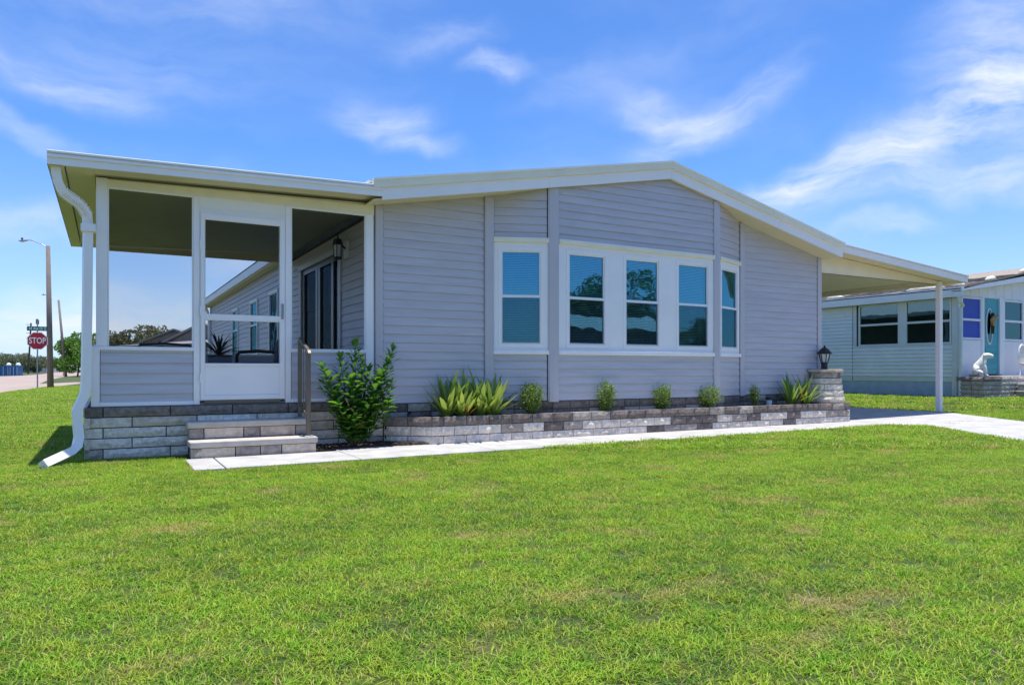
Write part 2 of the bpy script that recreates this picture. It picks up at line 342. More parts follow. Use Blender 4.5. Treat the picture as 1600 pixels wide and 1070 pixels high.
def thing(name, label, cat, loc, group=None):
    o = bpy.data.objects.new(name, None); COL.objects.link(o); o.location = loc; WLOC[o.name] = Vector(loc); o.empty_display_size = .2
    o['label'] = label; o['category'] = cat
    if group: o['group'] = group
    return o
def frame(x, y, dx, dy):
    l = math.hypot(dx, dy); dx /= l; dy /= l; nx, ny = dy, -dx      # outward normal to the right-hand side of the direction
    f = lambda s, z, o: (x + dx * s + nx * o, y + dy * s + ny * o, z)
    return f
def clip(poly, a, b, c):
    """keep a*s+b*z<=c"""
    out = []; n = len(poly)
    for i in range(n):
        p, q = poly[i], poly[(i + 1) % n]; dp = a * p[0] + b * p[1] - c; dq = a * q[0] + b * q[1] - c
        if dp <= 0: out.append(p)
        if (dp < 0 < dq) or (dq < 0 < dp):
            t_ = dp / (dp - dq); out.append((p[0] + (q[0] - p[0]) * t_, p[1] + (q[1] - p[1]) * t_))
    return out
def board_geo(mb, fr, poly, z0, h, base=.0, proud=.019, top=.003):
    off = lambda z: base + top + (proud - top) * max(0, min(1, 1 - (z - z0) / h))
    n = len(poly); vs = [fr(s, z, off(z)) for s, z in poly] + [fr(s, z, base - .008) for s, z in poly]
    mb.add(vs, [tuple(range(n)), tuple(range(2 * n - 1, n - 1, -1))] + [(i, (i + 1) % n, n + (i + 1) % n, n + i) for i in range(n)])
def siding(parent, fr, poly, zs=.52, h=.1105, m='siding', stuff=False, proud=.019, name='siding_board'):
    zmin = min(p[1] for p in poly); zmax = max(p[1] for p in poly)
    k = math.floor((zmin - zs) / h); allmb = MB()
    while zs + k * h < zmax - .004:
        z0 = zs + k * h; k += 1
        p = clip(clip(poly, 0, -1, -z0), 0, 1, z0 + h)
        if len(p) < 3 or max(q[1] for q in p) - min(q[1] for q in p) < .004: continue
        if stuff: board_geo(allmb, fr, p, z0, h, proud=proud)
        else:
            mb = MB(); board_geo(mb, fr, p, z0, h, proud=proud); mb.build(name, m, parent)
    if stuff:
        allmb.build(name, m, parent, kind='stuff')
def stone(parent, fr, s0, s1, z0, z1, o, m, depth=.09, name='stone_block', rough=.007, gap=.0055, taper=0):
    gap = max(gap, .0045)
    """split-face block: rough front, chamfered rim"""
    s0 += gap; s1 -= gap; z0 += gap; z1 -= gap
    nx = max(2, min(6, int((s1 - s0) / .06))); nz = 2; mb = MB(); vs = []; fs = []
    for j in range(nz + 1):
        for i in range(nx + 1):
            edge = i in (0, nx) or j in (0, nz)
            off = o + (-.014 + random.uniform(-.002, .002) if edge else random.uniform(-rough, rough))
            ds = 0 if i in (0, nx) else random.uniform(-.01, .01); dz = 0 if j in (0, nz) else random.uniform(-.01, .01)
            vs.append(fr(s0 + (s1 - s0) * i / nx + ds, z0 + (z1 - z0) * j / nz + dz, off))
    w = nx + 1
    for j in range(nz):
        for i in range(nx): fs.append((j * w + i, j * w + i + 1, (j + 1) * w + i + 1, (j + 1) * w + i))
    b0 = len(vs); vs += [fr(s0, z0, o - depth), fr(s1, z0, o - depth), fr(s1, z1, o - depth), fr(s0, z1, o - depth)]
    fs += [tuple(list(range(nx, -1, -1)) + [b0, b0 + 1]), tuple([nz * w + i for i in range(nx + 1)] + [b0 + 2, b0 + 3]),
           tuple([j * w for j in range(nz + 1)] + [b0 + 3, b0]), tuple([j * w + nx for j in range(nz, -1, -1)] + [b0 + 1, b0 + 2]), (b0, b0 + 3, b0 + 2, b0 + 1)]
    mb.add(vs, fs); return mb.build(name, m, parent)
def pick(*w):
    k, p = zip(*w); return random.choices(k, p)[0]
def text_mesh(s, size, m, depth=.002):
    cu = bpy.data.curves.new('lettering', 'FONT'); cu.body = s; cu.size = size; cu.align_x = 'CENTER'; cu.align_y = 'CENTER'; cu.extrude = depth; cu.resolution_u = 3; cu.offset = size * .012
    o = bpy.data.objects.new('lettering', cu); COL.objects.link(o); dg = bpy.context.evaluated_depsgraph_get()
    me = bpy.data.meshes.new_from_object(o.evaluated_get(dg)); bpy.data.objects.remove(o); me.materials.clear(); me.materials.append(M[m]); return me

# ------------------------------------------------------------------ ground, road, walk, drive
def hgt(x, y):
    t_ = min(1, max(0, (x - 13.5) / 6.1)); return .2 * t_ * t_ * (3 - 2 * t_)
def cyl(u, v):
    """ground point for a viewing direction of the survey (pixel of the 1600 px photograph)"""
    r = (u - 800) / 1125; d = EYE * 1125 / (v - 577); return (d * (SN + r * CS), d * (CS - r * SN))
xs = sorted(set([-1500, -600, -250, -100, -50, -25] + list(np.arange(-12, 26.1, .5)) + [30, 40, 60, 100, 250, 600, 1500])); ys = sorted(set([-1500, -500, -200, -80, -40, -20] + list(range(-10, 31, 5)) + [45, 60, 100, 150, 250, 400, 800, 1800]))
mb = MB(); nx = len(xs)
mb.add([(x, y, hgt(x, y)) for y in ys for x in xs], [(j * nx + i, j * nx + i + 1, (j + 1) * nx + i + 1, (j + 1) * nx + i) for j in range(len(ys) - 1) for i in range(nx - 1)])
mb.build('ground', 'ground', kind='structure', smooth=True)

def poly_sheet(name, poly, z, m, top=.0, **tags):
    MBp = MB(); n = len(poly)
    vs = [(x, y, hgt(x, y) + z) for x, y in poly] + [(x, y, hgt(x, y) - .05) for x, y in poly]
    MBp.add(vs, [tuple(range(n))] + [(i, n + i, n + (i + 1) % n, (i + 1) % n) for i in range(n)]); return MBp.build(name, m, **tags)
ROAD = [(-40, 20), (-16, 27), (-3.7, 34.8), (-3.0, 42.6), (-2.3, 48.5), (-1.0, 60), (-2.0, 62), (-3.8, 55.5), (-4.5, 74.7), (-4.7, 109), (-3.7, 138), (-4, 210), (-13, 312), (-17, 312), (-11, 170), (-11, 132), (-12.6, 118), (-40, 95)]
poly_sheet('road', ROAD, .012, 'asphalt', kind='structure')
# far pale shoulder seen through the trees
# concrete walk in front of the house: slabs with joints
def slab(poly, z=.022, name='concrete_slab', parent=None):
    m_ = MB(); n = len(poly); vs = [(x, y, hgt(x, y) + z) for x, y in poly] + [(x, y, hgt(x, y) - .06) for x, y in poly]
    m_.add(vs, [tuple(range(n)), tuple(range(2 * n - 1, n - 1, -1))] + [(i, (i + 1) % n, n + (i + 1) % n, n + i) for i in range(n)])
    return m_.build(name, 'concrete', parent, bev=.006)
walk = bpy.data.objects.new('walkway', None); COL.objects.link(walk); walk.location = (.75, 7.3, 0); WLOC['walkway'] = Vector((.75, 7.3, 0)); walk['kind'] = 'structure'
WALK_Y = lambda x: 7.24 + .02 * x
cuts = [.70, .98, 2.3, 3.9, 5.5, 7.1, 8.7, 10.3, 11.45]
for a, b_ in zip(cuts[:-1], cuts[1:]):
    back = 8.22
    bk = 8.13 if b_ <= 2.3 else 8.30
    slab([(a + .006, WALK_Y(a)), (b_ - .006, WALK_Y(b_)), (b_ - .006, bk), (a + .006, bk)], parent=walk)
drive = bpy.data.objects.new('driveway', None); COL.objects.link(drive); drive.location = (13, 9, 0); WLOC['driveway'] = Vector((13, 9, 0)); drive['kind'] = 'structure'
DR = [[(11.456, 7.45), (11.9, 7.0), (14.6, 7.4), (15.25, 8.62), (11.456, 8.62)], [(11.456, 8.628), (15.25, 8.628), (15.25, 12.6), (11.72, 12.6), (11.72, 8.9), (11.456, 8.9)],
      [(11.72, 12.608), (15.25, 12.608), (15.25, 16.6), (11.72, 16.6)], [(11.72, 16.608), (15.25, 16.608), (15.25, 25), (11.72, 25)],
      [(11.904, 6.99), (10.4, 4.9), (12.7, 4.5), (14.596, 7.392)], [(10.394, 4.89), (8.0, 1.4), (10.3, .7), (12.692, 4.49)], [(7.994, 1.39), (4.6, -4), (7.2, -4.4), (10.294, .69)]]
for p in DR: slab(p, parent=drive)
# mulch beds
mb = MB()
def mulch_bed(poly, z, name, seedn, chips, label):
    m_ = MB(); n = len(poly); m_.add([(x, y, z) for x, y in poly] + [(x, y, z - .2) for x, y in poly], [tuple(range(n))] + [(i, n + i, n + (i + 1) % n, (i + 1) % n) for i in range(n)])
    xs_ = [p[0] for p in poly]; ys_ = [p[1] for p in poly]; fr = Matrix.Identity(3)
    def inside(x, y):
        c = False; j = n - 1
        for i in range(n):
            if (poly[i][1] > y) != (poly[j][1] > y) and x < (poly[j][0] - poly[i][0]) * (y - poly[i][1]) / (poly[j][1] - poly[i][1]) + poly[i][0]: c = not c
            j = i
        return c
    k = 0
    while k < chips:
        x, y = random.uniform(min(xs_), max(xs_)), random.uniform(min(ys_), max(ys_))
        if not inside(x, y): continue
        k += 1; e = Euler((random.uniform(-.5, .5), random.uniform(-.5, .5), random.uniform(0, 6.3))).to_matrix(); l, w, t_ = random.uniform(.012, .035), random.uniform(.004, .01), .003
        c = Vector((x, y, z + .006 + random.uniform(0, .012)))
        m_.add([c + e @ Vector(q) for q in ((-l, -w, -t_), (l, -w * .6, -t_), (l * .9, w, t_), (-l, w * .8, t_))], [(0, 1, 2, 3)])
    return m_.build(name, 'mulch', kind='stuff', label=label, category='mulch')
mulch_bed([(2.07, 8.26), (2.9, 8.31), (3.5, 8.28), (3.0, 8.72), (2.07, 8.66)], .035, 'mulch', 1, 1200, 'dark wood mulch with dry leaves between the steps and the planter')
mulch_bed([(3.05, 8.7), (3.52, 8.33), (11.6, 8.33), (11.7, 8.72), (9.3, 8.72), (8.6, 8.42), (5.3, 8.42), (4.6, 8.72)], .325, 'mulch', 2, 3000, 'dark mulch filling the raised planter under the windows')
mb = MB()
for i in range(26):
    x, y = random.uniform(2.1, 2.75), random.uniform(8.22, 8.42); e = Euler((random.uniform(-.6, .6), random.uniform(-.6, .6), random.uniform(0, 6))).to_matrix(); l = random.uniform(.015, .035)
    mb.add([Vector((x, y, .06)) + e @ Vector(q) for q in ((-l, 0, 0), (0, -l * .45, .008), (l, 0, .004), (0, l * .45, .01))], [(0, 1, 2, 3)])
mb.build('dry_leaves', 'dryleaf', kind='stuff', label='fallen tan leaves on the mulch under the tall bush', category='leaves')

# ------------------------------------------------------------------ HOUSE
house = thing('house', 'grey vinyl sided single storey house with screened porch, bay windows and carport', 'house', (7.2, 8.75, 0))
YW, YB, YR = 8.75, 8.43, 8.34
FR = frame(0, YW, 1, 0)                     # s = world x, outward = -y
RX, RZ, SL, SR = 7.47, 3.855, .1855, .221
zb = lambda x: RZ - (SL * (RX - x) if x < RX else SR * (x - RX))
def gable_poly(x0, x1, z0, dz=0):
    p = [(x0, z0), (x1, z0), (x1, zb(x1) + dz)]
    if x0 < RX < x1: p.append((RX, RZ + dz))
    p.append((x0, zb(x0) + dz)); return p
# walls behind the siding
def wall_panel(fr, poly, m='wall_back', t_=.10): MB().prism(fr, poly, -t_, -.009).build('wall', m, house)
FL = frame(4.60, YW, .79, YB - YW)          # left facet of the bay
LL = math.hypot(.79, YB - YW)
XB0, XB1, XB2 = 5.39, 8.50, 9.36
FC = frame(0, YB, 1, 0); FRR = frame(XB1, YB, XB2 - XB1, YW - YB); LR = math.hypot(XB2 - XB1, YW - YB)
# left panel
wall_panel(FR, gable_poly(3.0, 4.55, .30)); siding(house, FR, gable_poly(3.05, 4.476, .52))
wall_panel(FR, gable_poly(9.40, 11.36, .30)); siding(house, FR, gable_poly(9.46, 11.312, .52))
SILL, HEAD = 1.185, 2.745
fz = lambda fr_x0, fx1, L_: (lambda s: zb(fr_x0 + (fx1 - fr_x0) * s / L_))
def facet(fr, L_, x0, x1):
    a, b_ = .03 if x0 < 5 else .075, L_ - (.075 if x0 < 5 else .05)
    g = fz(x0, x1, L_)
    wall_panel(fr, [(0.02, .30), (L_ - .02, .30), (L_ - .02, SILL), (.02, SILL)]); siding(house, fr, [(a, .52), (b_ - .008, .52), (b_ - .008, SILL - .03), (a, SILL - .03)])
    wall_panel(fr, [(0.02, HEAD), (L_ - .02, HEAD), (L_ - .02, g(L_)), (.02, g(0))]); siding(house, fr, [(a, HEAD + .02), (b_ - .008, HEAD + .02), (b_ - .008, g(b_)), (a, g(a))])
facet(FL, LL, 4.60, XB0); facet(FRR, LR, XB1, XB2)
wall_panel(FC, [(XB0, .30), (XB1, .30), (XB1, SILL), (XB0, SILL)]); siding(house, FC, [(XB0 + .09, .52), (XB1 - .085, .52), (XB1 - .085, SILL - .03), (XB0 + .09, SILL - .03)])
wall_panel(FC, gable_poly(XB0, XB1, HEAD)); siding(house, FC, gable_poly(XB0 + .09, XB1 - .085, HEAD + .02))
# vertical corner posts
def post(x, y, w, d, z0, z1, m='siding_trim', rot=0, name='corner_post'):
    c, s = math.cos(rot), math.sin(rot); pl = [(x + c * a - s * b_, y + s * a + c * b_) for a, b_ in ((-w / 2, -d / 2), (w / 2, -d / 2), (w / 2, d / 2), (-w / 2, d / 2))]
    return MB().vprism(pl, z0, z1).build(name, m, house, bev=.005)
post(2.995, YW + .01, .10, .07, .50, zb(2.99) - .0, 'siding_trim'); post(4.55, YW - .01, .135, .07, .50, zb(4.54))
post(11.375, YW + .01, .105, .08, .30, zb(11.37))
for bx, s_ in ((XB0, 1), (XB1, -1)):
    pl = [(bx - s_ * .075, YB + .005), (bx - s_ * .055, YB - .022), (bx + s_ * .005, YB - .034), (bx + s_ * .085, YB - .034), (bx + s_ * .085, YB + .03), (bx - .0, YB + .05)]
    if s_ < 0: pl = pl[::-1]
    MB().vprism(pl, .50, zb(bx)).build('corner_post', 'siding_trim', house, bev=.003)
MB().vprism([(9.33, YW - .04), (9.45, YW - .03), (9.45, YW + .02), (9.33, YW + .02)], .50, zb(9.4)).build('corner_post', 'siding_trim', house, bev=.003)
# windows of the bay
def window(fr, s0, s1, z0=SILL + .115, z1=HEAD - .165, zm=None, gl='glass', parent=house, fm='vinyl', o=.0, blind=True, rail=.03, label=None, fw=.045):
    """double hung window: frame, two sashes, panes, blind"""
    zm = zm or (z0 + z1) / 2; W_ = MB()
    a0, a1, b0, b1 = s0 - fw, s1 + fw, z0 - fw, z1 + fw
    for (p, q, r, t_) in ((a0, a1, z1, b1), (a0, a1, b0, z0), (a0, s0, z0, z1), (s1, a1, z0, z1)): W_.fbox(fr, p, q, r, t_, o - .05, o + .022)
    w_ = W_.build('window', fm, parent, bev=.003)
    if label: w_['label'] = label
    for k, (za, zc, oo) in enumerate(((zm + rail * .2, z1, o + .004), (z0, zm + rail * .9, o + .011))):
        S_ = MB(); e = .018
        S_.fbox(fr, s0, s1, zc - e, zc, oo - .03, oo); S_.fbox(fr, s0, s1, za, za + (rail if k == 0 else e * 1.3), oo - .03, oo)
        S_.fbox(fr, s0, s0 + e, za, zc, oo - .029, oo - .001); S_.fbox(fr, s1 - e, s1, za, zc, oo - .029, oo - .001)
        if k == 1: S_.fbox(fr, s0, s1, zc - rail, zc - e, oo - .03, oo + .002)
        S_.build('sash', fm, w_)
        MB().fbox(fr, s0 + e, s1 - e, za + e * .6, zc - e, oo - .022, oo - .017).build('pane', gl, w_)
    if gl == 'glass': MB().fbox(fr, s0 + .01, s1 - .01, z0 + .01, zm, o + .013, o + .0135).build('screen', 'window_screen', w_)
    if blind:
        B_ = MB(); n = int((z1 - z0) / .024)
        for i in range(n):
            z = z0 + (i + .5) * (z1 - z0) / n; ps = [fr(s0, z - .008, o - .05), fr(s1, z - .008, o - .05), fr(s1, z + .008, o - .058), fr(s0, z + .008, o - .058)]
            B_.add(ps, [(0, 1, 2, 3)])
        B_.build('blind', 'blind', w_, kind='stuff')
    MB().fbox(fr, a0, a1, b0, b1, o - .30, o - .28).build('room_backing', 'interior', w_)
    return w_
def band(fr, L0, L1, wins, label):
    """white infill round the windows of a facet, with head cap and sill"""
    edges = [L0] + [v for w_ in wins for v in (w_[0] - .045, w_[1] + .045)] + [L1]
    z0, z1 = SILL + .07, HEAD - .12
    for i in range(0, len(edges), 2):
        if edges[i + 1] - edges[i] > .01: MB().fbox(fr, edges[i], edges[i + 1], SILL + .03, HEAD - .05, -.05, .012).build('mullion_panel', 'vinyl', house)
    for (a, b_) in wins:
        MB().fbox(fr, a - .045, b_ + .045, HEAD - .12, HEAD - .05, -.05, .012).build('mullion_panel', 'vinyl', house); MB().fbox(fr, a - .045, b_ + .045, SILL + .03, SILL + .07, -.05, .012).build('mullion_panel', 'vinyl', house)
        window(fr, a, b_, label=label)
    MB().prism(fr, [(L0 - .005, HEAD - .05), (L1 + .005, HEAD - .05), (L1 + .005, HEAD + .018), (L0 - .005, HEAD + .018)], -.01, .05).build('window_head', 'cream', house, bev=.006)
    MB().prism(fr, [(L0 - .005, SILL - .03), (L1 + .005, SILL - .03), (L1 + .005, SILL + .03), (L0 - .005, SILL + .03)], -.01, .045).build('window_sill', 'vinyl', house, bev=.006)
band(FC, XB0 + .09, XB1 - .085, [(5.655, 6.275), (6.66, 7.285), (7.68, 8.30)], 'white framed bay front window with trees reflected')
band(FL, .03, LL - .06, [(.135, LL - .17)], 'white framed window in the left slanted side of the bay')
band(FRR, .06, LR - .05, [(.15, LR - .15)], 'narrow looking window in the right slanted side of the bay')
# stone base under the siding (seen behind the planter) and house side
BASE = MB().box(3.04, 11.40, YW - .0, YW + .1, 0, .5); BASE.build('foundation', 'mortar', house)
for (fr, s0, s1) in ((FR, 3.05, 4.6), (FL, 0, LL), (FC, XB0, XB1), (FRR, 0, LR), (FR, 9.36, 11.40)):
    s = s0
    while s < s1 - .01:
        e = min(s1, s + random.uniform(.28, .34)); e = s1 if s1 - e < .08 else e
        for z in (.295, .405): stone(house, fr, s, e, z, z + .11, .02 if z > .3 else .015, pick(('stone_dark', .8), ('stone_mid', .2)), depth=.06)
        s = e
# left side wall (seen through the porch)
FS = frame(2.98, 25.4, 0, -1)               # s runs towards the viewer, outward = -x
S = lambda y: 25.4 - y
for (ya, yb2, za, zc) in ((8.80, 10.33, .58, 2.93), (10.33, 12.95, 2.74, 2.93), (12.95, 14.65, .58, 2.93)):
    MB().fbox(FS, S(yb2), S(ya), za, zc, -.12, -.012).build('wall', 'siding', house); siding(house, FS, [(S(yb2) + .01, za), (S(ya) - .01, za), (S(ya) - .01, zc), (S(yb2) + .01, zc)])
MB().fbox(FS, 0, S(14.65), .3, 3.02, -.3, -.12).build('wall', 'siding', house)
for (ya, yb2, za, zc) in ((14.65, 25.4, .58, 1.24), (14.65, 25.4, 2.56, 2.99), (15.64, 16.88, 1.24, 2.56), (17.92, 19.68, 1.24, 2.56), (20.7, 25.35, 1.24, 2.56)):
    siding(house, FS, [(S(yb2), za), (S(ya), za), (S(ya), zc), (S(yb2), zc)], stuff=True)
for (a, b_) in ((14.73, 15.56), (16.96, 17.84), (19.76, 20.62)): window(FS, S(b_), S(a), 1.30, 2.50, zm=1.95, label='tall side wall window beyond the porch', o=.02)
MB().fbox(FS, -.02, .12, .3, 2.98, -.05, .04).build('corner_post', 'siding_trim', house)
# porch door (dark glazed double door) with trim and lantern
D_ = MB(); D_.fbox(FS, S(12.93), S(12.78), .58, 2.66, -.05, .03); D_.fbox(FS, S(10.46), S(10.33), .58, 2.66, -.05, .03); D_.fbox(FS, S(12.93), S(10.33), 2.66, 2.74, -.05, .05)
D_.build('door_casing', 'siding_trim', house)
dd = MB().fbox(FS, S(12.78), S(10.46), .60, .68, -.04, .0); dd.fbox(FS, S(12.78), S(10.46), 2.58, 2.66, -.04, .0)
for y in (10.46, 10.80, 11.58, 11.74, 12.64): dd.fbox(FS, S(y + .12), S(y), .68, 2.58, -.04, .0)
dd = dd.build('patio_door', 'dark_door', house, label='dark framed glazed double door inside the porch')
MB().fbox(FS, S(12.64), S(10.6), .68, 2.58, -.03, -.025).build('pane', 'glass_door', dd)
MB().fbox(FS, S(12.6), S(10.5), .62, 2.60, -.32, -.30).build('room_backing', 'interior', dd)
MB().fbox(FS, S(11.56), S(11.20), .70, 2.56, -.14, -.13).build('curtain', 'blind', dd)
MB().fbox(FS, S(10.78), S(10.62), .70, 2.56, -.14, -.13).build('curtain', 'blind', dd)
ln = MB().fbox(FS, S(10.14), S(9.98), 2.53, 2.77, 0, .03).build('wall_lantern', 'white', house, label='black wall lantern on a pale mounting plate')
lm = MB(); lm.tube([(2.95, 10.06, 2.66), (2.90, 10.06, 2.70), (2.84, 10.06, 2.72)], .014, 6); lm.lathe(2.84, 10.06, [(.01, 2.86), (.012, 2.80), (.06, 2.78), (.075, 2.72), (.075, 2.70)], 6)
for j in range(6):
    t_ = math.pi / 3 * j; lm.tube([(2.84 + .068 * math.cos(t_), 10.06 + .068 * math.sin(t_), 2.70), (2.84 + .055 * math.cos(t_), 10.06 + .055 * math.sin(t_), 2.53)], .006, 4)
lm.lathe(2.84, 10.06, [(.062, 2.50), (.062, 2.535)], 6); lm.build('lantern_cage', 'black', ln); MB().lathe(2.84, 10.06, [(.045, 2.535), (.058, 2.70)], 6).build('lantern_glass', 'lampglass', ln)

# roofs ------------------------------------------------------
YBK = 25.6
def roof_plane(x0, x1, dz, t_, y0, y1, m, name):
    MB().prism(FR, [(x0, zb(x0) + dz), (x1, zb(x1) + dz), (x1, zb(x1) + dz + t_), (x0, zb(x0) + dz + t_)], YW - y1, YW - y0).build(name, m, house)
roof_plane(2.74, RX, .215, .03, YR + .03, YBK, 'roof_white', 'roof'); roof_plane(RX, 11.55, .215, .03, YR + .03, YBK, 'roof_white', 'roof')
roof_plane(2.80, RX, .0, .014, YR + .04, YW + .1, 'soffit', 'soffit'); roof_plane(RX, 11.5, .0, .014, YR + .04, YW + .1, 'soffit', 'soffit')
for (x0, x1) in ((2.90, RX), (RX, 11.50)):
    # lower fascia board in two lengths with a butt joint, cream drip strip above
    js = [x0, x0 + (x1 - x0) * (.52 if x0 < 5 else .6), x1]
    for a, b_ in zip(js[:-1], js[1:]):
        MB().prism(FR, [(a + .001, zb(a) - .012), (b_ - .001, zb(b_) - .012), (b_ - .001, zb(b_) + .135), (a + .001, zb(a) + .135)], YW - YR - .035, YW - YR).build('fascia', 'white', house)
    a0 = x0 - (.12 if x0 < 5 else 0); b0 = x1 + (.02 if x0 > 5 else 0)
    js = [a0, a0 + (b0 - a0) * (.52 if x0 < 5 else .6), b0]
    for a, b_ in zip(js[:-1], js[1:]):
        MB().prism(FR, [(a + .001, zb(a) + .135), (b_ - .001, zb(b_) + .135), (b_ - .001, zb(b_) + .225), (a + .001, zb(a) + .225)], YW - YR - .03, YW - YR + .03).build('drip_strip', 'cream', house)
        MB().prism(FR, [(a + .001, zb(a) + .225), (b_ - .001, zb(b_) + .225), (b_ - .001, zb(b_) + .252), (a + .001, zb(a) + .252)], YW - YR - .03, YW - YR + .042).build('roof_edge', 'roof_white', house)
# side eave towards the back
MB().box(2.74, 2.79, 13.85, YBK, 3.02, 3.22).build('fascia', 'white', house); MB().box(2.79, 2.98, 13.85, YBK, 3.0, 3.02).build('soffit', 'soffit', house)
MB().box(2.72, 3.1, YBK - .05, YBK + .05, 2.98, 3.22).build('fascia', 'white', house)
MB().tube([(2.78, 25.4, 3.02), (2.86, 25.4, 2.85), (2.92, 25.4, 2.5), (2.92, 25.4, .3)], .05, 6).build('downspout', 'white', house)
# interior top cover so that no light leaks into the rooms
MB().box(3.0, 11.3, 8.9, 25.3, 2.95, 3.0).build('ceiling', 'interior', house); MB().box(11.30, 11.40, 8.80, 25.4, .1, 3.02).build('wall', 'siding', house)
MB().box(3.0, 11.4, 25.3, 25.4, .1, 3.0).build('wall', 'siding', house)

# porch --------------------------------------------------------
PZ = .575
MB().box(-.12, 3.0, 8.74, 13.7, .3, PZ).build('porch_floor', 'porch_floor', house)
pz = lambda x: 2.954 + .0247 * (x + .5)      # underside of the fascia
PX0, PX1, PYB = -.51, 2.90, 13.75
FP = frame(0, YR, 1, 0)
def pstrip(x0, x1, a, b_, o0, o1, m, name, bev=0): MB().prism(FP, [(x0, pz(x0) + a), (x1, pz(x1) + a), (x1, pz(x1) + b_), (x0, pz(x0) + b_)], o0, o1).build(name, m, house, bev=bev)
pstrip(PX0, PX1, 0, .068, -.03, 0, 'white', 'fascia'); pstrip(PX0, PX1, .068, .098, -.03, .018, 'white', 'fascia', .004); pstrip(PX0, 2.80, .098, .112, -.03, .0, 'white', 'fascia'); pstrip(PX0, 2.80, .112, .134, -.04, .022, 'roof_white', 'roof_edge', .003)
def pslab(x0, x1, y0, y1, a, b_, m, name):
    vs = [(x, y, pz(x) + d) for d in (a, b_) for x, y in ((x0, y0), (x1, y0), (x1, y1), (x0, y1))]
    MB().add(vs, [(0, 3, 2, 1), (4, 5, 6, 7), (0, 1, 5, 4), (1, 2, 6, 5), (2, 3, 7, 6), (3, 0, 4, 7)]).build(name, m, house)
pslab(PX0 + .02, 2.95, YR + .03, PYB, .085, .12, 'roof_white', 'roof')
ys_ = np.arange(YR + .03, PYB, .305)
for a, b_ in zip(ys_[:-1], ys_[1:]):
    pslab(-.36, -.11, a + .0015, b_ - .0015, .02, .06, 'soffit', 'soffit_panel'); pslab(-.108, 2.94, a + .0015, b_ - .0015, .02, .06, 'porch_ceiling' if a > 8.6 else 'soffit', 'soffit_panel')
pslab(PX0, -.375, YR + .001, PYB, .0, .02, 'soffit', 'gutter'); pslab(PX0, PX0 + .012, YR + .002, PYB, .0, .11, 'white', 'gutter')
pslab(-.377, -.372, YR + .03, PYB, .0, .08, 'white', 'gutter'); pslab(PX0, 2.95, PYB + .002, PYB + .03, 0, .12, 'white', 'fascia')
# front frame of the porch
FO = .02                                       # proud of the wall plane
def pf(x0, x1, z0, z1, name='porch_frame', m='white', o0=-.05, o1=.02, bev=.004): return MB().fbox(FR, x0, x1, z0, z1, o0, o1).build(name, m, house, bev=bev)
ZK = 1.195
pf(-.10, .006, ZK, 2.97, 'porch_post'); pf(-.146, -.065, .555, ZK, 'porch_post', o1=.03); pf(.841, .905, .555, 2.885, 'porch_post'); pf(1.84, 1.905, .555, 2.885, 'porch_post')
pf(2.819, 2.919, .555, 2.885, 'porch_post')
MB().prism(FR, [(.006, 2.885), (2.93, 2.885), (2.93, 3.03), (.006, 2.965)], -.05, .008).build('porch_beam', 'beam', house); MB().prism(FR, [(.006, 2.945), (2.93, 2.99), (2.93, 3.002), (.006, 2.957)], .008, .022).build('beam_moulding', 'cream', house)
MB().prism(FR, [(.905, 2.76), (1.84, 2.76), (1.84, 2.885), (.905, 2.885)], -.048, .004).build('door_header', 'white', house)
for (a, b_) in ((-.065, .841), (1.905, 2.819)):
    pf(a, b_, 1.155, ZK, 'knee_rail', o1=.03); pf(a, b_, .555, .60, 'knee_rail', o1=.024)
    MB().fbox(FR, a, b_, .60, 1.155, -.06, -.012).build('wall', 'wall_back', house)
    siding(house, FR, [(a + .006, .60), (b_ - .006, .60), (b_ - .006, 1.155), (a + .006, 1.155)], zs=.575, h=.1115)
    x0s = .006 if a < 0 else a
    pf(x0s, b_, 2.865, 2.885, 'screen_frame', o0=-.02, o1=.012); pf(x0s, x0s + .014, ZK, 2.865, 'screen_frame', o0=-.02, o1=.012); pf(b_ - .014, b_, ZK, 2.865, 'screen_frame', o0=-.02, o1=.012)
    MB().fbox(FR, x0s + .01, b_ - .01, ZK, 2.87, -.012, -.011).build('screen', 'screen', house)
# side and back of the porch
for (fr, a, b_) in ((frame(-.10, 13.65, 0, -1), 0, 4.85), (frame(-.1, 13.65, 1, 0), .08, 3.0)):
    m_ = MB(); m_.fbox(fr, a, b_, .575, 1.19, -.05, 0); m_.build('knee_wall', 'siding', house)
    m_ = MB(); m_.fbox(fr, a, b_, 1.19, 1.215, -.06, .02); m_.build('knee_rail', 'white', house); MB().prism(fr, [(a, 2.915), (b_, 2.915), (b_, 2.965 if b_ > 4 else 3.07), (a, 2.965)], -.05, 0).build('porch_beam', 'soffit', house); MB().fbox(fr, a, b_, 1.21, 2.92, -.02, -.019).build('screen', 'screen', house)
MB().box(-.12, -.03, 13.6, 13.7, .575, 2.96).build('porch_post', 'white', house)
MB().box(-.10, -.07, 8.8, 13.6, 1.215, 1.216).build('screen_frame', 'white', house)
